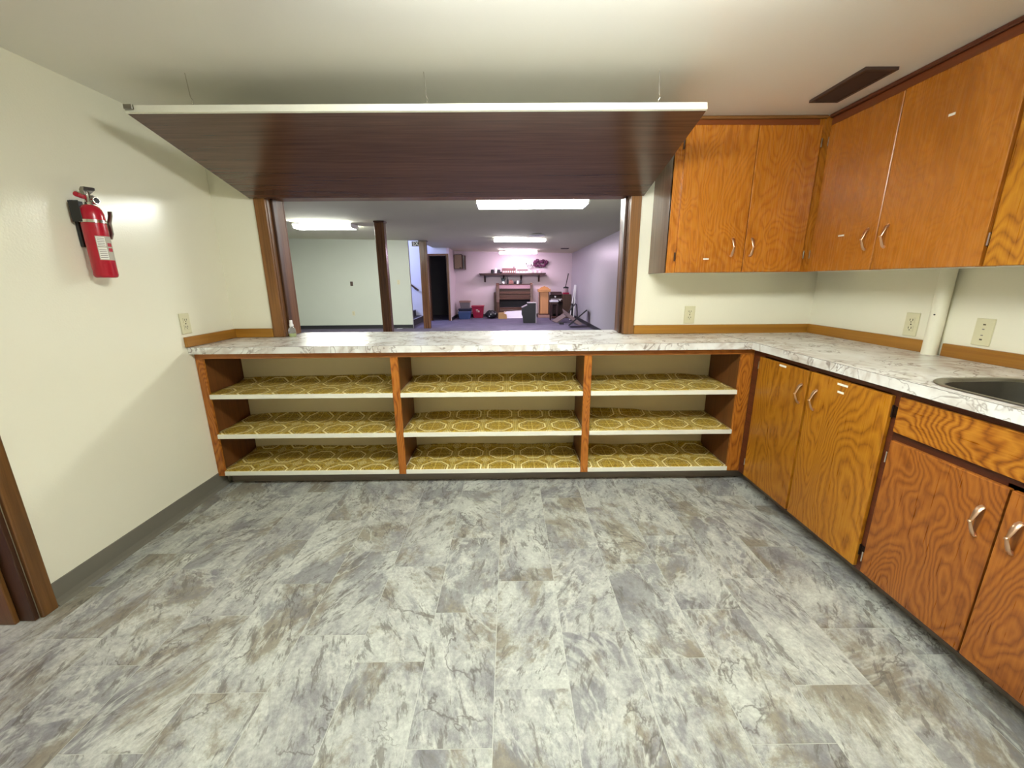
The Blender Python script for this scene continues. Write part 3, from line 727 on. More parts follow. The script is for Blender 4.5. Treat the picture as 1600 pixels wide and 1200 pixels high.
# ------------------------------------------------------------------ ceiling vent
vt = thing('ceiling_vent', 'dark brown slatted vent register in the ceiling by the right cabinets', 'vent', (1.555, 2.097, 2.1185))
bm = BM()
for b in ((1.485, 1.499, 1.935, 2.26), (1.611, 1.625, 1.935, 2.26), (1.499, 1.611, 1.935, 1.949), (1.499, 1.611, 2.246, 2.26)): box(bm, b[0], b[1], b[2], b[3], 2.108, 2.1195)
obj('frame', bm, M['vent'], vt)
obj('backing', bbox(1.499, 1.611, 1.949, 2.246, 2.117, 2.1192, 0), M['black'], vt)
me = None
for k in range(20):
    y = 1.957+0.0148*k
    if me is None:
        bm = BM(); prism(bm, [(-0.005, 0.003), (-0.0035, 0.004), (0.005, -0.003), (0.0035, -0.004)], 'x', -0.055, 0.055); me = mesh_of(bm, M['vent'])
    link('slat', me, (1.555, y, 2.1125), vt)

# ------------------------------------------------------------------ fluorescent fixtures
def fixture(label, x0, x1, yc, zc, lens, wid=0.27, hgt=0.085):
    t = thing('fluorescent_light', label, 'ceiling light', ((x0+x1)/2, yc, zc), 'fluorescent ceiling lights')
    obj('housing', bbox(x0+0.01, x1-0.01, yc-wid/2+0.02, yc+wid/2-0.02, zc-0.03, zc+(0.0115 if CZ-0.02 < zc < CZ else -0.001), 0.002), M['fixture'], t)
    h = wid/2; prof = [(yc-h, zc-0.012), (yc-h+0.004, zc-hgt*0.55), (yc-h+0.035, zc-hgt), (yc+h-0.035, zc-hgt), (yc+h-0.004, zc-hgt*0.55), (yc+h, zc-0.012), (yc+h-0.02, zc-0.0305), (yc-h+0.02, zc-0.0305)]
    obj('lens', prism(BM(), prof[:6], 'x', x0+0.02, x1-0.02) if False else prism(BM(), [prof[0], prof[1], prof[2], prof[3], prof[4], prof[5], (yc+h-0.015, zc-0.012), (yc+h-0.019, zc-0.0315), (yc-h+0.019, zc-0.0315), (yc-h+0.015, zc-0.012)], 'x', x0+0.02, x1-0.02), lens, t)
    cap = [(yc-h-0.003, zc-0.002), (yc-h+0.001, zc-hgt*0.57), (yc-h+0.033, zc-hgt-0.003), (yc+h-0.033, zc-hgt-0.003), (yc+h-0.001, zc-hgt*0.57), (yc+h+0.003, zc-0.002)]
    for a, b in ((x0, x0+0.019), (x1-0.019, x1)): obj('end_cap', prism(BM(), cap, 'x', a, b), M['fixture'], t)
    return t
kf = fixture('fluorescent ceiling light of the kitchen, above the camera', -0.42, 0.80, 0.91, 2.08, M['lens_kitchen'], 0.22, 0.115)
for x in (-0.2, 0.58): obj('added_stem', bbox(x-0.012, x+0.012, 0.898, 0.922, 2.0798, 2.1195, 0), M['fixture'], kf)  # stems added so the lamp hangs lower and lights the ceiling
f1 = fixture('bright hall fluorescent light nearest to the pass-through opening', -0.33, 0.83, 4.57, 2.12, M['lens_hall'], 0.38, 0.095)
for x in (-0.2, 0.74): obj('added_stem', bbox(x-0.012, x+0.012, 4.558, 4.582, 2.1195, hz(x, 4.57)-0.001, 0), M['fixture'], f1)  # stems added to lower the lamp for its reflection on the left wall
fixture('hall fluorescent light above the left part of the hall', -4.10, -2.98, 8.4, hz(-2.98, 8.5), M['lens_left'], 0.38, 0.08)
fixture('middle hall fluorescent light beside the round ceiling disc', -0.36, 0.93, 10.55, hz(0.93, 10.6), M['lens_mid'], 0.24, 0.045)
fixture('pinkish fluorescent light nearest the far hall wall', -0.31, 0.95, 13.95, hz(0.95, 14.1)-0.035, M['lens_pink'], 0.20, 0.07)
DZ = hz(0.82, 9.75)
bm = BM(); lathe(bm, [(0.15, DZ-0.001), (0.18, DZ-0.012), (0.175, DZ-0.022), (0.13, DZ-0.034), (0.06, DZ-0.04), (0.001, DZ-0.041)], (0.64, 9.55, 0), 28)
tag(obj('ceiling_disc', bm, M['disc_white'], None, True), 'round white disc on the hall ceiling beside the middle light', 'ceiling fitting')

hv = thing('ceiling_vent', 'small dark vent on the hall ceiling near the far right corner', 'vent', (1.72, 13.0, hz(1.8, 13.1)-0.02))
VZ = hz(1.86, 13.1)-0.001
obj('frame', bbox(1.60, 1.85, 12.94, 13.08, VZ-0.012, VZ, 0.002), M['vent'], hv)
for k in range(4): obj('slat', bbox(1.615, 1.835, 12.958+0.03*k, 12.972+0.03*k, VZ-0.017, VZ-0.0125, 0), M['black'], hv)

# ------------------------------------------------------------------ wall plates
def outlet(label, face, plane, u, z, kind='duplex', sgn=-1, mat=None):
    """plate on a wall; sgn is the direction the plate faces along the face axis"""
    mat = mat or M['ivory']; hw, hh = 0.036, 0.058
    pos = (plane, u, z) if face == 'x' else (u, plane, z)
    nm = {'duplex': 'wall_outlet', 'blank': 'wall_plate', 'switch': 'light_switch'}[kind]
    t = thing(nm, label, 'outlet' if kind == 'duplex' else 'wall plate', (pos[0], pos[1], z-hh))
    def B(u0, u1, z0, z1, t0, t1, bev=0.0):
        a, b = sorted((plane+sgn*t0, plane+sgn*t1))
        return bbox(a, b, u0, u1, z0, z1, bev) if face == 'x' else bbox(u0, u1, a, b, z0, z1, bev)
    obj('plate', B(u-hw, u+hw, z-hh, z+hh, 0.0005, 0.006, 0.002), mat, t)
    if kind == 'duplex':
        for dz in (-0.02, 0.02):
            r = obj('socket', B(u-0.017, u+0.017, z+dz-0.014, z+dz+0.014, 0.0061, 0.0085, 0.001), mat, t)
            for du in (-0.007, 0.007): obj('slot', B(u+du-0.0015, u+du+0.0015, z+dz-0.002, z+dz+0.008, 0.0086, 0.0092), M['ivory_dark'], r)
            obj('slot', B(u-0.0025, u+0.0025, z+dz-0.010, z+dz-0.005, 0.0086, 0.0092), M['ivory_dark'], r)
        obj('screw', B(u-0.003, u+0.003, z-0.003, z+0.003, 0.0061, 0.0075), M['ivory_dark'], t)
    elif kind == 'blank':
        for dz in (-0.032, 0.032): obj('screw', B(u-0.0045, u+0.0045, z+dz-0.003, z+dz+0.003, 0.0061, 0.0078), M['ivory_dark'], t)
        for dz in (-0.014, 0.012): obj('screw', B(u-0.004, u+0.004, z+dz-0.002, z+dz+0.002, 0.0061, 0.0072), M['label_ink'], t)
    else:
        obj('toggle', B(u-0.005, u+0.005, z-0.010, z+0.012, 0.0061, 0.014, 0.001), M['ivory_dark'], t)
    return t
outlet('ivory outlet on the left wall above the end of the serving counter', 'x', -1.86, 2.352, 1.049, sgn=1)
outlet('ivory outlet on the back wall under the two-door wall cabinet', 'y', 2.76, 1.219, 1.041)
outlet('ivory outlet on the right wall left of the white pipe', 'x', 2.045, 2.05, 1.043)
outlet('ivory cover plate with two screws on the right wall, right of the pipe', 'x', 2.045, 1.729, 1.043, 'blank')
outlet('dark switch plate high on the pale hall partition wall', 'y', 11.4, -4.276, 1.221, 'switch', mat=M['vent'])
outlet('small outlet low on the pale hall partition wall', 'y', 11.4, -4.303, 0.425, 'duplex')
outlet('thermostat-like ivory plate near the right end of the hall partition wall', 'y', 11.4, -2.997, 1.253, 'blank')

# ------------------------------------------------------------------ pipe
pp = thing('vent_pipe', 'white painted vertical pipe between the right counter and the upper cabinet', 'pipe', (2.008, 1.90, 0.9155))
bm = BM(); tube(bm, [(2.008, 1.90, 0.9160), (2.008, 1.90, 1.309)], 0.029, 24); obj('tube', bm, M['pvc'], pp, True)
bm = BM(); tube(bm, [(1.98, 1.889, 1.105), (1.976, 1.889, 1.105)], 0.003, 8); obj('screw', bm, M['black'], pp)

# ------------------------------------------------------------------ fire extinguisher
EX, EY = -1.800, 1.892
fe = thing('fire_extinguisher', 'red fire extinguisher hung on a black bracket on the left wall', 'extinguisher', (EX, EY, 1.30))
bm = BM(); lathe(bm, [(0.034, 1.3005), (0.039, 1.304), (0.0415, 1.312), (0.0415, 1.556), (0.0405, 1.570), (0.036, 1.586), (0.027, 1.598), (0.016, 1.604)], (EX, EY, 0), 32)
obj('cylinder', bm, M['red'], fe, True)
bm = BM()
seg = 20; rr = 0.0421
vs = []
for z in (1.375, 1.475):
    vs.append([bm.verts.new((EX+rr*math.cos(a), EY+rr*math.sin(a), z)) for a in [(-56+106*k/seg)*PI/180 for k in range(seg+1)]])
for k in range(seg): bm.faces.new((vs[0][k], vs[0][k+1], vs[1][k+1], vs[1][k]))
lb = obj('instruction_label', bm, M['label_grey'], fe, True, label='pale grey instruction label')
def arc_patch(a0, a1, z0, z1, r_, mat, name, parent, n=6):
    bm = BM(); A = [[bm.verts.new((EX+r_*math.cos(math.radians(a0+(a1-a0)*k/n)), EY+r_*math.sin(math.radians(a0+(a1-a0)*k/n)), z)) for k in range(n+1)] for z in (z0, z1)]
    for k in range(n): bm.faces.new((A[0][k], A[0][k+1], A[1][k+1], A[1][k]))
    return obj(name, bm, mat, parent, True)
arc_patch(-53, -14, 1.378, 1.428, 0.0424, M['label_white'], 'text_panel', lb); arc_patch(-53, -14, 1.432, 1.472, 0.0424, M['label_white'], 'text_panel', lb)
for k in range(5):
    arc_patch(-50, -18, 1.436+0.007*k, 1.4385+0.007*k, 0.0427, M['label_ink'], 'text_line', lb)
    arc_patch(-50, -18, 1.384+0.008*k, 1.3865+0.008*k, 0.0427, M['label_ink'], 'text_line', lb)
arc_patch(-6, 22, 1.432, 1.447, 0.0425, M['red'], 'red_symbol', lb); arc_patch(-6, 22, 1.411, 1.426, 0.0425, M['red'], 'red_symbol', lb)
bm = BM(); lathe(bm, [(0.0430, 1.528), (0.0445, 1.529), (0.0445, 1.541), (0.0430, 1.542)], (EX, EY, 0), 32); obj('strap', bm, M['chrome'], fe, True)
bm = BM(); box(bm, -1.8595, -1.845, EY-0.022, EY+0.022, 1.43, 1.62); box(bm, -1.845, -1.800, EY-0.045, EY-0.0425, 1.53, 1.615); box(bm, -1.845, -1.80, EY+0.0455, EY+0.048, 1.53, 1.60); bevel(bm, 0.002)
obj('wall_bracket', bm, M['black'], fe)
bm = BM(); tube(bm, [(-1.79, EY+0.0500, 1.468), (-1.785, EY+0.056, 1.49), (-1.78, EY+0.052, 1.535), (-1.775, EY+0.060, 1.566), (-1.775, EY+0.062, 1.585)], 0.006, 8, True, (0.022, 0.010), (1, 0, 0)); obj('clasp', bm, M['steel'], fe, True)
bm = BM(); lathe(bm, [(0.014, 1.6045), (0.015, 1.612), (0.012, 1.616), (0.012, 1.644), (0.010, 1.656)], (EX, EY, 0), 16); obj('valve', bm, M['chrome'], fe, True)
bm = BM(); prism(bm, [(EY-0.016, 1.640), (EY+0.012, 1.648), (EY+0.034, 1.666), (EY+0.036, 1.677), (EY+0.022, 1.676), (EY-0.012, 1.674), (EY-0.020, 1.66)], 'x', EX-0.009, EX+0.009); bevel(bm, 0.0015); obj('top_lever', bm, M['steel'], fe)
bm = BM(); prism(bm, [(EY+0.0125, 1.620), (EY+0.020, 1.646), (EY+0.030, 1.64), (EY+0.028, 1.612)], 'x', EX-0.008, EX+0.008); bevel(bm, 0.0015); obj('carry_handle', bm, M['steel'], fe)
bm = BM(); lathe(bm, [(0.0155, 0.0125), (0.0165, 0.016), (0.0165, 0.024), (0.0145, 0.026)], (EX, EY+0.012, 1.622), 18, 'x'); gg = obj('gauge', bm, M['chrome'], fe, True)
bm = BM(); lathe(bm, [(0.0125, 0.0262), (0.0122, 0.0270)], (EX, EY+0.012, 1.622), 18, 'x'); obj('gauge_dial', bm, M['black'], gg)
bm = BM(); tube(bm, [(EX, EY-0.013, 1.632), (EX+0.002, EY-0.03, 1.634), (EX+0.004, EY-0.052, 1.638)], [0.009, 0.0095, 0.010], 10); obj('nozzle', bm, M['red'], fe, True, label='red nozzle tip')

# ------------------------------------------------------------------ spray bottle on the ledge
BX, BY = -1.478, 2.775
sb = thing('soap_bottle', 'small clear bottle with yellow-green liquid and white cap at the left end of the ledge', 'bottle', (BX, BY, 0.9145))
bm = BM(); lathe(bm, [(0.021, 0.9145), (0.023, 0.918), (0.023, 0.955), (0.021, 0.968), (0.013, 0.978), (0.011, 0.984)], (BX, BY, 0), 20); obj('body', bm, M['bottle'], sb, True)
bm = BM(); lathe(bm, [(0.0215, 0.9155), (0.0222, 0.919), (0.0222, 0.936), (0.0215, 0.937)], (BX, BY, 0), 20); obj('liquid', bm, M['liquid'], sb, True)
bm = BM(); lathe(bm, [(0.0135, 0.9845), (0.0135, 0.998), (0.0105, 1.000), (0.0095, 1.024), (0.0085, 1.026)], (BX, BY, 0), 16); obj('cap', bm, M['white_plastic'], sb, True)

# ------------------------------------------------------------------ HALL things
M['bin_red'] = plain('red_bin_plastic', (160, 26, 62), 0.4)
M['bin_blue'] = plain('blue_bin_plastic', (62, 82, 130), 0.4)
M['bin_navy'] = plain('navy_bin_plastic', (26, 26, 56), 0.45)
M['bin_clear'] = plain('cloudy_bin_plastic', (120, 112, 118), 0.3)
M['tan_lid'] = plain('tan_lid', (150, 116, 108), 0.5)
M['card'] = plain('cardboard', (186, 146, 96), 0.8, bump=0.1)
M['white_sheet'] = plain('white_sheet', (232, 228, 242), 0.6)
M['bag'] = plain('black_bag', (20, 20, 26), 0.55, bump=0.3)
M['brown_wood'] = fibre_wood('brown_bench_wood', (60, 36, 28), (98, 62, 48), 'x', 0.35, 40)
M['brown_wood_z'] = fibre_wood('brown_bench_ends', (62, 38, 30), (94, 60, 46), 'z', 0.35, 40)
M['brown_gloss'] = fibre_wood('brown_glossy_top', (118, 94, 96), (146, 120, 126), 'x', 0.2, 40)
M['dark_gap'] = plain('dark_grey_and_gap_shade', (44, 42, 46), 0.8)  # dark grey of pots and tubes, also painted as shade in the rack gap
M['lectern'] = fibre_wood('orange_oak', (200, 142, 94), (224, 166, 114), 'z', 0.35, 40)
M['lectern_cap'] = fibre_wood('orange_oak_cap', (186, 132, 80), (208, 154, 98), 'x', 0.35, 40)
M['lectern_base'] = plain('pinkish_base', (170, 132, 122), 0.5)
M['dark_wood'] = fibre_wood('dark_shelf_wood', (44, 26, 26), (70, 44, 42), 'x', 0.4, 40)
M['organ'] = fibre_wood('organ_side_wood', (70, 50, 38), (92, 68, 52), 'z', 0.3, 40)
M['tv_black'] = plain('black_cabinet', (32, 32, 36), 0.45)
M['grey_top'] = plain('grey_top', (168, 160, 168), 0.4)
M['fabric'] = plain('beige_speaker_cloth', (146, 128, 108), 0.9, scale=60, var=0.2)
M['brick_toy'] = plain('red_brick_card', (124, 84, 76), 0.7, scale=60, var=0.25)
M['toy_roof'] = plain('grey_brown_roof', (118, 84, 84), 0.7)
M['purple'] = plain('purple_petals', (96, 40, 76), 0.6, scale=40, var=0.4)
M['green'] = plain('dull_green_stem', (74, 92, 70), 0.7)
M['tablewood'] = fibre_wood('table_leaf', (92, 78, 78), (122, 104, 104), 'y', 0.45, 40)
M['paper'] = plain('white_paper', (230, 230, 236), 0.7)
M['glass_jar'] = plain('pale_glass', (196, 176, 180), 0.15)
M['step'] = plain('dark_stair_carpet', (50, 46, 52), 0.9)
M['nosing'] = plain('grey_nosing', (140, 138, 150), 0.5)

# posts
def post(label, x0, x1, y0, y1):
    t = thing('support_post', label, 'post', ((x0+x1)/2, (y0+y1)/2, 0), 'wood-clad hall posts')
    PZ = hz(x1+0.02, y1+0.02)
    obj('shaft', bbox(x0, x1, y0, y1, 0.0, PZ-0.001, 0.004), M['post_wood'], t)
    wd = x1-x0
    for a, b in ((x0-0.006, x0+wd*0.22), (x1-wd*0.22, x1+0.006)): obj('corner_strip', bbox(a, b, y0-0.008, y0-0.0005, 0, PZ-0.001, 0.002), M['jamb'], t)
    obj('cap_moulding', bbox(x0-0.018, x1+0.018, y0-0.018, y1+0.018, PZ-0.028, PZ-0.0005, 0.003), M['jamb_dark'], t)
post('wood-clad square post nearer the pass-through, in front of the pale partition wall', -2.42, -2.262, 7.85, 8.0)
post('wood-clad square post farther back, beside the exit sign', -2.365, -2.185, 11.35, 11.5)
# exit sign
es = thing('exit_sign', 'small EXIT sign under the hall ceiling beside the farther post', 'sign', (-2.45, 11.55, 2.2))
obj('box', bbox(-2.615, -2.275, 11.552, 11.59, 2.185, 2.325, 0.003), M['white_plastic'], es)
obj('face', bbox(-2.600, -2.290, 11.549, 11.5515, 2.197, 2.313, 0), M['black'], es, label='dark face')
def text_mesh(txt, size):
    c = bpy.data.curves.new('txt', 'FONT'); c.body = txt; c.size = size; c.extrude = 0.001; c.align_x = 'CENTER'; c.align_y = 'CENTER'; c.offset = 0.002
    o = bpy.data.objects.new('txt', c); COL.objects.link(o); dg = bpy.context.evaluated_depsgraph_get()
    me = bpy.data.meshes.new_from_object(o.evaluated_get(dg)); bpy.data.objects.remove(o); return me
me = text_mesh('EXIT', 0.135); me.materials.clear(); me.materials.append(M['white_plastic'])
link('lettering', me, (-2.445, 11.5475, 2.255), es, (PI/2, 0, 0), label='white EXIT lettering')
# stairs
st = thing('staircase', 'dark carpeted steps rising to the left behind the pale partition wall', 'stairs', (-2.8, 11.8, 0))
for k in range(8):
    x1 = -2.80-0.27*k; z1 = 0.18*(k+1)
    s_ = obj('step', bbox(-5.98 if k == 7 else x1-0.285, x1, 11.51, 13.58, 0 if k == 0 else z1-0.18, z1, 0.004), M['step'], st)
    obj('nosing', bbox(x1-0.03, x1+0.008, 11.51, 13.58, z1+0.0005, z1+0.008, 0.002), M['nosing'], s_)
hr = thing('handrail', 'dark sloping handrail on the bluish stairwell wall', 'handrail', (-3.1, 13.55, 0.98))
bm = BM(); tube(bm, [(-2.93, 13.52, 0.985), (-4.4, 13.52, 2.13)], 0.026, 10); obj('rail', bm, M['jamb_dark'], hr, True)
for x in (-3.05, -3.9):
    bm = BM(); zz = 0.985+(-2.93-x)*0.779; tube(bm, [(x, 13.52, zz-0.027), (x, 13.53, zz-0.06), (x, 13.599, zz-0.06)], 0.008, 6); obj('bracket', bm, M['bronze'], hr)
bm = BM(); prism(bm, [(-3.12, 11.27), (-2.97, 11.26), (-2.96, 11.35), (-3.10, 11.36)], 'z', 0.001, 0.004)
tag(obj('paper_sheet', bm, M['paper']), 'small white paper lying on the hall carpet by the partition wall', 'paper')
# wall speaker
ws = thing('wall_speaker', 'beige cloth-fronted wooden box mounted high in the far left hall corner', 'speaker', (-1.68, 14.8, 1.66))
obj('cabinet', bbox(-1.88, -1.60, 14.62, 14.94, 1.68, 2.16, 0.004), M['brown_wood_z'], ws)
obj('cloth_front', bbox(-1.868, -1.622, 14.608, 14.619, 1.695, 2.145, 0.002), M['fabric'], ws)
obj('badge', bbox(-1.70, -1.635, 14.603, 14.6075, 1.70, 1.73, 0), M['black'], ws)
obj('side_board', bbox(-1.53, -1.50, 14.70, 14.94, 1.66, 2.13, 0.003), M['brown_wood_z'], ws)
obj('mount', bbox(-1.5995, -1.5305, 14.86, 14.94, 1.68, 2.10, 0.002), M['white_plastic'], ws)

# wall shelf with things
wsf = thing('wall_shelf', 'long dark wooden shelf on brackets on the far hall wall', 'shelf', (0.13, 14.8, 1.2))
obj('board', bbox(-1.03, 1.30, 14.60, 14.948, 1.488, 1.525, 0.003), M['dark_wood'], wsf)
obj('front_lip', bbox(-1.00, 1.27, 14.605, 14.62, 1.452, 1.4875, 0.003), M['dark_wood'], wsf)
for x in (-0.84, -0.17, 0.445, 1.075):
    bm = BM(); prism(bm, [(14.948, 1.4875), (14.66, 1.4875), (14.68, 1.46), (14.85, 1.36), (14.90, 1.24), (14.948, 1.22)], 'x', x-0.028, x+0.028); obj('bracket', bm, M['dark_wood'], wsf)
ST = 1.5255
def lathe_thing(name, label, cat, prof, c, mat, group=None, seg=16):
    bm = BM(); lathe(bm, prof, (c[0], c[1], 0), seg); o = obj(name, bm, mat, None, True); return tag(o, label, cat, group)
lathe_thing('grey_pot', 'dark grey pot at the left of the long wall shelf', 'pot', [(0.045, ST), (0.055, ST+0.06), (0.05, ST+0.12), (0.035, ST+0.13)], (-0.565, 14.78), M['dark_gap'])
lathe_thing('white_vase', 'white vase between two dark pots on the wall shelf', 'vase', [(0.05, ST), (0.035, ST+0.03), (0.06, ST+0.10), (0.05, ST+0.17), (0.035, ST+0.175)], (-0.455, 14.75), M['white_plastic'])
lathe_thing('grey_pot', 'dark pot right of the white vase on the wall shelf', 'pot', [(0.045, ST), (0.055, ST+0.05), (0.05, ST+0.12), (0.03, ST+0.13)], (-0.34, 14.78), M['dark_gap'])
lathe_thing('small_bowl', 'small dark bowl left of the red model house on the wall shelf', 'bowl', [(0.03, ST), (0.05, ST+0.035), (0.045, ST+0.04)], (-0.265 , 14.75), M['dark_gap'])
def model_house(label, x0, x1, wall, roof, h, wins, steeple=None):
    t = thing('model_house', label, 'model house', ((x0+x1)/2, 14.77, ST)); y0, y1 = 14.70, 14.84
    obj('walls', bbox(x0, x1, y0, y1, ST, ST+h*0.62, 0.001), wall, t)
    bm = BM(); prism(bm, [(y0-0.015, ST+h*0.625), (y1+0.015, ST+h*0.625), ((y0+y1)/2, ST+h)], 'x', x0-0.01, x1+0.01); obj('roof', bm, roof, t)
    for k in range(wins):
        xm = x0+(x1-x0)*(k+0.6)/(wins+0.2); obj('window', bbox(xm-0.016, xm+0.016, y0-0.004, y0-0.0005, ST+0.02, ST+h*0.45, 0), M['white_plastic'] if wall is not M['white_plastic'] else M['toy_roof'], t)
    if steeple:
        bm = BM(); lathe(bm, [(0.02, ST+h*0.5), (0.02, ST+h+0.02), (0.001, ST+h+0.09)], (steeple, 14.77, 0), 8); obj('steeple', bm, roof, t)
model_house('red brick model house with grey-brown roof on the wall shelf', -0.22, 0.245, M['brick_toy'], M['toy_roof'], 0.17, 7, 0.19)
model_house('low white model house with dark roof on the wall shelf', 0.315, 0.665, M['white_plastic'], M['toy_roof'], 0.125, 3)
for i, x in enumerate((0.80, 0.87, 0.94, 1.01, 1.08, 1.15)):
    bm = BM(); lathe(bm, [(0.02, ST), (0.028, ST+0.07), (0.026, ST+0.075), (0.02, ST+0.01)], (x, 14.70, 0), 12)
    tag(obj('small_cup', bm, M['glass_jar'] if i % 2 else M['label_white'], None, True), 'small pale cup, ' + ('leftmost', 'second from the left', 'third from the left', 'third from the right', 'second from the right', 'rightmost')[i] + ' in the row on the wall shelf', 'cup', 'row of small cups on the wall shelf')
fv = thing('flower_vase', 'small vase of thin white flower sprigs on the wall shelf', 'vase', (0.755, 14.80, ST))
bm = BM(); lathe(bm, [(0.03, ST), (0.045, ST+0.05), (0.025, ST+0.11), (0.03, ST+0.12)], (0.757, 14.80, 0), 14); obj('vase', bm, M['white_plastic'], fv, True)
random.seed(3)
for k in range(7):
    a = -0.13+0.26*k/6; top = (0.757+a, 14.80+random.uniform(-.04, .04), ST+random.uniform(0.24, 0.38))
    bm = BM(); tube(bm, [(0.757, 14.80, ST+0.10), (0.757+a*0.5, 14.80, ST+0.2), top], 0.004, 5); sphere(bm, top, 0.022, u=8, v=6); sphere(bm, (0.757+a*0.6, 14.79, ST+0.235), 0.016, u=8, v=6)
    obj('sprig', bm, M['white_plastic'] if k % 2 else M['green'], fv)
bq = thing('purple_wreath', 'purple dried flower swag hung on the far wall above the shelf', 'wreath', (1.12, 14.93, 1.72))
random.seed(5)
bm = BM(); tube(bm, [(0.90, 14.935, 1.84), (1.08, 14.93, 1.87), (1.32, 14.935, 1.85)], 0.012, 6); obj('branch', bm, M['green'], bq)
for k in range(34):
    x = random.uniform(0.90, 1.36); tt = (x-1.13)/0.26; z = 1.85+random.uniform(-1, 1)*0.115*math.sqrt(max(0, 1-tt*tt*0.85)); y = 14.90-random.uniform(0, 0.07)
    bm = BM(); sphere(bm, (x, y, z), 0.042, 0.8, 0.8, random.uniform(0.9, 1.5), 7, 5); obj('flower', bm, M['purple'], bq)

# brown bench-like rack
rk = thing('wooden_rack', 'brown wooden slatted rack with rounded end posts against the far hall wall', 'rack', (0.2, 14.7, 0))
for a, b in ((-0.44, -0.33), (0.75, 0.84)):
    bm = BM(); pr = [(14.42, 0), (14.90, 0), (14.90, 1.12)] + [(14.66+0.11*math.cos(t*PI/8), 1.12+0.075*math.sin(t*PI/8)) for t in range(1, 8)] + [(14.55, 1.12), (14.46, 0.62), (14.42, 0.55)]
    prism(bm, pr, 'x', a, b); bevel(bm, 0.004); obj('end_panel', bm, M['brown_wood_z'], rk)
bm = BM(); prism(bm, [(14.50, 1.00), (14.53, 1.00), (14.68, 1.12), (14.65, 1.135)], 'x', -0.329, 0.749); obj('top_ledge', bm, M['brown_gloss'], rk, label='pale glossy top ledge')
obj('top_board', bbox(-0.329, 0.749, 14.62, 14.88, 1.136, 1.155, 0.002), M['brown_wood'], rk)
for z0, z1, y in ((0.91, 0.995, 14.56), (0.815, 0.905, 14.53), (0.72, 0.805, 14.55), (0.63, 0.715, 14.51)): obj('slat', bbox(-0.329, 0.749, y, y+0.025, z0, z1, 0.003), M['brown_wood'], rk)
obj('gap_shade_panel', bbox(-0.329, 0.749, 14.70, 14.715, 0.36, 0.628, 0.001), M['dark_gap'], rk)  # dark sheet added as the shade in the open gap
for z0, z1, y in ((0.27, 0.355, 14.53), (0.18, 0.262, 14.52)): obj('slat', bbox(-0.329, 0.749, y, y+0.025, z0, z1, 0.003), M['brown_wood'], rk)
obj('leaning_board', bbox(-0.52, -0.45, 14.60, 14.64, 0, 0.88, 0.003), M['brown_wood_z'], rk)
RT = 1.1555
pt = thing('dark_plant', 'dark vase of upright leaves on top of the slatted rack', 'plant', (-0.15, 14.75, RT))
bm = BM(); lathe(bm, [(0.04, RT), (0.055, RT+0.05), (0.035, RT+0.09)], (-0.19, 14.75, 0), 14); obj('vase', bm, M['white_plastic'], pt, True)
random.seed(9)
for k in range(9):
    a = -0.09+0.16*k/8; bm = BM(); tube(bm, [(-0.19+a*0.3, 14.75, RT+0.06), (-0.18+a*0.8, 14.75, RT+0.16), (-0.175+a*1.1, 14.74, RT+random.uniform(0.2, 0.27))], [0.006, 0.012, 0.002], 5); obj('leaf', bm, M['bin_navy'] if k % 2 else M['green'], pt)
lathe_thing('dark_candlestick', 'thin dark bottle beside the plant on the rack', 'bottle', [(0.025, RT), (0.028, RT+0.13), (0.012, RT+0.18), (0.012, RT+0.24)], (-0.035, 14.74), M['bag'])
bx = thing('brown_box', 'small reddish-brown house-shaped box on top of the rack', 'box', (0.09, 14.75, RT))
obj('body', bbox(0.005, 0.165, 14.69, 14.81, RT, RT+0.10, 0.003), M['brick_toy'], bx)
bm = BM(); prism(bm, [(0.03, RT+0.1005), (0.14, RT+0.1005), (0.12, RT+0.145), (0.06, RT+0.145)], 'y', 14.70, 14.80); obj('lid', bm, M['brick_toy'], bx)
lathe_thing('dark_pot', 'small round dark pot left of the white pitcher on the rack', 'pot', [(0.04, RT), (0.05, RT+0.05), (0.03, RT+0.09)], (0.225, 14.75), M['bag'])
pc = thing('white_pitcher', 'small white pitcher on top of the rack', 'pitcher', (0.315, 14.75, RT))
bm = BM(); lathe(bm, [(0.03, RT), (0.042, RT+0.04), (0.028, RT+0.09), (0.034, RT+0.12)], (0.315, 14.75, 0), 14); obj('body', bm, M['white_plastic'], pc, True)
bm = BM(); tube(bm, [(0.345, 14.75, RT+0.10), (0.375, 14.75, RT+0.085), (0.372, 14.75, RT+0.05), (0.352, 14.75, RT+0.035)], 0.006, 6); obj('handle', bm, M['white_plastic'], pc)
lathe_thing('dark_jar', 'small dark jar right of the white pitcher on the rack', 'jar', [(0.035, RT), (0.045, RT+0.05), (0.045, RT+0.09), (0.03, RT+0.10), (0.03, RT+0.13)], (0.425, 14.75), M['dark_gap'])

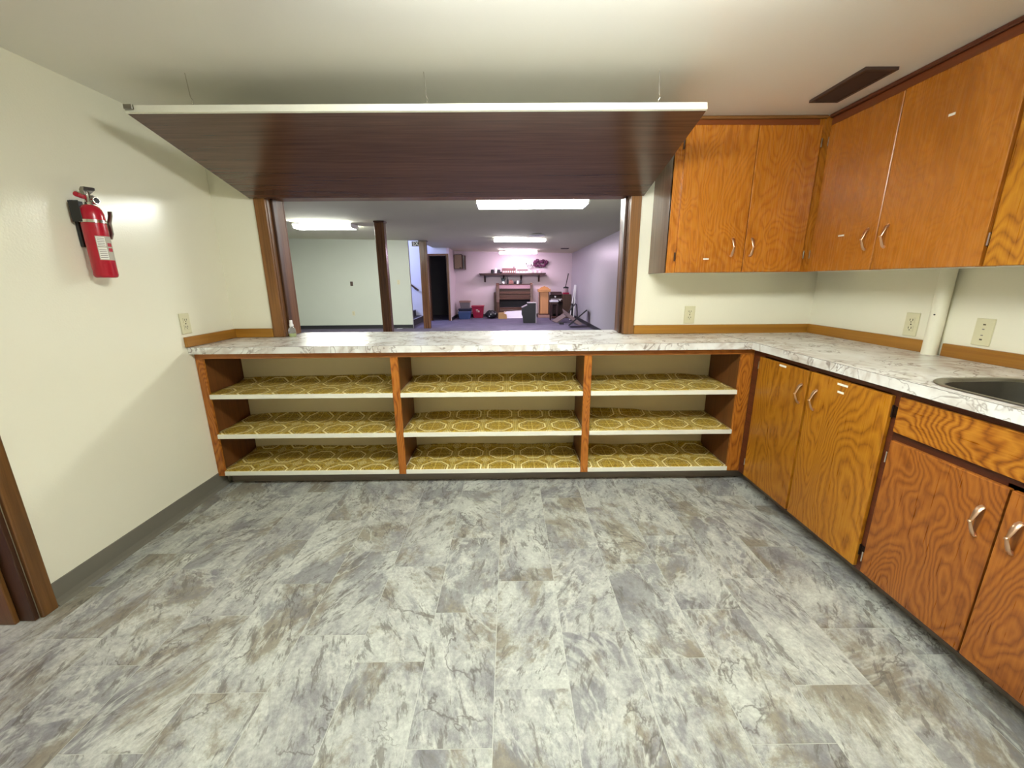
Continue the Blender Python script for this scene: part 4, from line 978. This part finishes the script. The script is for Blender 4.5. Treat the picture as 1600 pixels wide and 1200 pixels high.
# lectern
lc = thing('lectern', 'light orange oak lectern with an arched top in the far hall', 'lectern', (1.22, 14.5, 0))
obj('base', bbox(1.03, 1.43, 14.33, 14.78, 0.0, 0.10, 0.004), M['lectern_base'], lc)
obj('plinth', bbox(1.04, 1.42, 14.36, 14.76, 0.1005, 0.135, 0.003), M['brown_wood'], lc)
obj('body', bbox(1.06, 1.40, 14.40, 14.72, 0.1355, 0.88, 0.004), M['lectern'], lc)
for a, b in ((1.055, 1.085), (1.375, 1.405)): obj('corner_strip', bbox(a, b, 14.385, 14.3995, 0.1355, 0.88, 0.002), M['brown_wood_z'], lc)
obj('cap', bbox(1.02, 1.45, 14.34, 14.78, 0.8805, 0.975, 0.005), M['lectern_cap'], lc)
bm = BM(); prism(bm, [(1.06, 0.9755), (1.41, 0.9755), (1.40, 1.00), (1.34, 1.045), (1.28, 1.06), (1.235, 1.085), (1.19, 1.06), (1.13, 1.045), (1.07, 1.00)], 'y', 14.42, 14.46); obj('arched_crest', bm, M['lectern_cap'], lc)
# stool
so = thing('piano_stool', 'dark wooden stool with a white padded seat by the lectern', 'stool', (1.47, 13.48, 0))
obj('seat', bbox(1.335, 1.61, 13.36, 13.62, 0.585, 0.635, 0.012, 2), M['white_sheet'], so, label='white padded seat')
obj('seat_frame', bbox(1.35, 1.595, 13.375, 13.605, 0.51, 0.584, 0.003), M['dark_wood'], so)
for x in (1.365, 1.58):
    for y in (13.39, 13.59):
        bm = BM(); tube(bm, [(x, y, 0.0), (x, y, 0.2), (x, y, 0.509)], [0.013, 0.02, 0.022], 8); obj('leg', bm, M['dark_wood'], so)
# small organ with items
og = thing('electric_organ', 'brown wooden organ with its keyboard side turned left near the right wall', 'organ', (1.9, 14.5, 0))
bm = BM(); prism(bm, [(14.15, 0), (14.75, 0), (14.75, 0.80), (14.40, 0.80), (14.15, 0.80)], 'x', 1.86, 2.14); bevel(bm, 0.004); obj('cabinet', bm, M['organ'], og)
obj('back_panel', bbox(1.45, 1.859, 14.60, 14.74, 0.10, 0.78, 0.003), M['dark_wood'], og)
obj('keyboard_bed', bbox(1.44, 1.859, 14.22, 14.599, 0.56, 0.63, 0.003), M['dark_wood'], og)
obj('keys', bbox(1.46, 1.84, 14.23, 14.36, 0.6305, 0.645, 0.001), M['white_plastic'], og)
bm = BM(); prism(bm, [(14.40, 0.78), (14.43, 0.77), (14.60, 0.86), (14.59, 0.885)], 'x', 1.46, 1.858); obj('lid', bm, M['dark_wood'], og)
bm = BM(); tube(bm, [(1.50, 14.25, 0), (1.50, 14.25, 0.559)], 0.03, 8); obj('leg', bm, M['dark_wood'], og)
for x, z in ((1.60, 0.72), (1.76, 0.60)):
    bm = BM(); sphere(bm, (x, 14.21, z), 0.03, u=10, v=8); tube(bm, [(x, 14.21, z), (x, 14.5, z+0.02)], 0.008, 6); obj('lamp_knob', bm, M['white_plastic'], og)
obj('pedal_board', bbox(1.46, 1.82, 14.0, 14.2, 0.001, 0.06, 0.003), M['brown_wood'], og)
cl = obj('red_cloth', bbox(1.88, 2.08, 14.25, 14.50, 0.8005, 0.86, 0.012, 2), M['bin_red']); tag(cl, 'folded red cloth on top of the organ', 'cloth')
jr = thing('glass_pitcher', 'clear glass jar on the red cloth on the organ', 'jar', (1.98, 14.38, 0.8605))
bm = BM(); lathe(bm, [(0.07, 0.8605), (0.085, 0.88), (0.08, 0.98), (0.095, 1.00)], (1.98, 14.38, 0), 18); obj('body', bm, M['glass_jar'], jr, True)
bm = BM(); lathe(bm, [(0.096, 1.0005), (0.10, 1.02), (0.06, 1.05), (0.02, 1.06)], (1.98, 14.38, 0), 18); obj('lid', bm, M['dark_gap'], jr, True)
bm = BM(); tube(bm, [(1.94, 14.62, 0.822), (2.02, 14.62, 1.15), (2.09, 14.62, 1.50)], [0.018, 0.014, 0.022], 8)
tag(obj('dark_stick', bm, M['dark_wood']), 'dark slanted pole standing on top of the organ', 'pole')
# white poles against the right wall
for i, (xa, ya, xb, yb2, lab) in enumerate(((2.02, 13.55, 2.188, 13.75, 'left one of two white poles leaning in the far right corner'), (2.12, 13.45, 2.185, 13.55, 'right one of two white poles leaning in the far right corner'))):
    bm = BM(); tube(bm, [(xa, ya, 0.0), (xb, yb2, 1.12)], 0.022, 10); tag(obj('white_pole', bm, M['white_plastic'], None, True), lab, 'pole', 'white poles in the corner')
# black slope-fronted cabinet
bb = thing('speaker_cabinet', 'black slope-fronted cabinet with grey top standing alone on the hall carpet', 'speaker cabinet', (0.63, 12.7, 0))
prof = [(0.44, 0), (0.82, 0), (0.82, 0.60), (0.57, 0.60), (0.57, 0.54), (0.40, 0.46), (0.395, 0.25), (0.43, 0.18)]
bm = BM(); prism(bm, prof, 'y', 12.52, 12.92); bevel(bm, 0.004); obj('body', bm, M['tv_black'], bb)
obj('top_panel', bbox(0.56, 0.83, 12.51, 12.93, 0.6005, 0.62, 0.003), M['grey_top'], bb)
bm = BM(); prism(bm, [(0.395, 0.465), (0.565, 0.545), (0.56, 0.558), (0.39, 0.478)], 'y', 12.515, 12.925); obj('sloped_panel', bm, M['grey_top'], bb)
obj('back_board', bbox(0.8205, 0.84, 12.515, 12.925, 0.0, 0.60, 0.002), M['grey_top'], bb)

# bins
def bin_(name, label, x0, x1, y0, y1, z0, z1, mat, lidmat, group=None, taper=0.03, lid=0.035):
    t = thing(name, label, 'bin', ((x0+x1)/2, (y0+y1)/2, z0), group)
    bm = BM(); vs = box(bm, x0, x1, y0, y1, z0, z1-lid)
    for v in bm.verts:
        if v.co.z < z0+1e-4:
            v.co.x += taper if v.co.x < (x0+x1)/2 else -taper; v.co.y += taper if v.co.y < (y0+y1)/2 else -taper
    bevel(bm, 0.01, 2); obj('tub', bm, mat, t)
    obj('lid', bbox(x0-0.012, x1+0.012, y0-0.012, y1+0.012, z1-lid+0.0005, z1, 0.008, 2), lidmat, t); return t
rb = bin_('storage_bin', 'red plastic storage bin with white letters in the far hall', -1.30, -0.88, 14.40, 14.80, 0.0, 0.43, M['bin_red'], M['bin_red'], taper=0.05)
me = text_mesh('Ta', 0.12); me.materials.clear(); me.materials.append(M['label_white']); link('lettering', me, (-1.09, 14.405, 0.245), rb, (PI/2, 0, 0), label='white letters')
bin_('storage_bin', 'blue plastic storage bin at the front of the corner pile', -1.73, -1.31, 13.98, 14.30, 0.0, 0.25, M['bin_blue'], M['bin_blue'])
bin_('storage_bin', 'dark navy bin under the clear bin in the corner', -1.76, -1.33, 14.36, 14.78, 0.0, 0.33, M['bin_navy'], M['bin_navy'])
bin_('storage_bin', 'cloudy clear bin with tan lid on top of the navy bin', -1.72, -1.36, 14.40, 14.76, 0.331, 0.60, M['bin_clear'], M['tan_lid'], lid=0.06)
bg = thing('black_bag', 'black duffel bag lying on the hall carpet right of the red bin', 'bag', (-0.61, 14.22, 0))
bm = BM(); sphere(bm, (-0.61, 14.22, 0.135), 0.225, 1.0, 0.7, 0.585, 18, 12)
random.seed(2)
for v in bm.verts: v.co.z = max(0.001, v.co.z*(1+random.uniform(-.12, .12)))
obj('body', bm, M['bag'], bg, True)
bm = BM(); tube(bm, [(-0.76, 14.10, 0.14), (-0.70, 14.06, 0.27), (-0.55, 14.06, 0.29), (-0.45, 14.10, 0.15)], 0.014, 6); obj('strap', bm, M['black'], bg)
for x, z in ((-0.62, 0.16), (-0.67, 0.09), (-0.47, 0.17)):
    obj('buckle', bbox(x-0.015, x+0.015, 14.045, 14.055, z-0.012, z+0.012, 0.002), M['white_plastic'], bg)
cb = thing('cardboard_box', 'crumpled open cardboard box on the floor left of the white sheet', 'box', (-0.22, 14.12, 0))
bm = BM(); prism(bm, [(-0.37, 0), (-0.07, 0), (-0.08, 0.14), (-0.20, 0.19), (-0.36, 0.20)], 'y', 14.04, 14.20); bevel(bm, 0.004); obj('body', bm, M['card'], cb)
bm = BM(); prism(bm, [(-0.36, 0.2005), (-0.20, 0.1905), (-0.08, 0.235), (-0.09, 0.245), (-0.22, 0.205)], 'y', 14.06, 14.18); obj('flap', bm, M['card'], cb)
bm = BM(); prism(bm, [(-0.14, 0.0), (0.48, 0.0), (0.48, 0.27), (-0.17, 0.24)], 'y', 14.28, 14.295); bmesh.ops.rotate(bm, cent=(0, 14.28, 0), matrix=Matrix.Rotation(-0.30, 3, 'X'), verts=list(bm.verts))
tag(obj('white_board', bm, M['white_sheet']), 'white board leaning against the foot of the slatted rack', 'board')

# dismantled table parts by the right wall, with an added shade slab
def plank(name, label, a, b, wvec, th, mat, cat='table part', grp=None):
    """a board from a to b with a width vector; thickness along the normal"""
    a, b, wv = Vector(a), Vector(b), Vector(wvec); n = (b-a).cross(wv).normalized()*th
    bm = BM(); vs = [bm.verts.new(p) for p in (a, b, b+wv, a+wv, a+n, b+n, b+wv+n, a+wv+n)]
    for f in ((0, 1, 2, 3), (7, 6, 5, 4), (0, 4, 5, 1), (1, 5, 6, 2), (2, 6, 7, 3), (3, 7, 4, 0)): bm.faces.new([vs[i] for i in f])
    return tag(obj(name, bm, mat), label, cat, grp)
plank('table_leaf', 'thin dark table top standing tilted on its corner by the right hall wall', (1.64, 11.12, 0.055), (2.15, 11.25, 0.46), (0.10, 0.50, -0.03), 0.035, M['bag'])
plank('table_leaf', 'brown board sloping down to the right behind the tilted table top', (1.66, 12.75, 0.42), (2.13, 12.0, 0.05), (0.03, -0.30, -0.14), 0.03, M['tablewood'])
plank('table_leaf', 'brown board lying near the stool, propped up at its right end', (1.36, 12.95, 0.03), (1.72, 12.9, 0.27), (0.10, -0.40, -0.015), 0.03, M['tablewood'])
plank('table_leaf', 'low dark slab standing for the shade under the propped boards', (1.50, 12.05, 0.002), (1.62, 12.05, 0.002), (0.0, 0.3, 0.0), 0.05, M['dark_gap'])  # added slab, its dark colour painted as shade beneath the boards
bm = BM(); tube(bm, [(1.84, 12.85, 0.26), (1.98, 12.9, 0.43), (2.09, 12.95, 0.55), (2.13, 12.95, 0.53), (2.145, 12.9, 0.30), (2.15, 12.85, 0.02)], 0.02, 8)
tag(obj('bent_tube', bm, M['dark_gap'], None, True), 'bent dark metal tube frame sticking up by the right hall wall', 'table part')
bm = BM(); tube(bm, [(2.02, 13.15, 0.55), (2.0, 13.15, 0.0)], 0.02, 8)
tag(obj('short_pole', bm, M['dark_gap'], None, True), 'short dark upright in front of the white poles', 'pole')
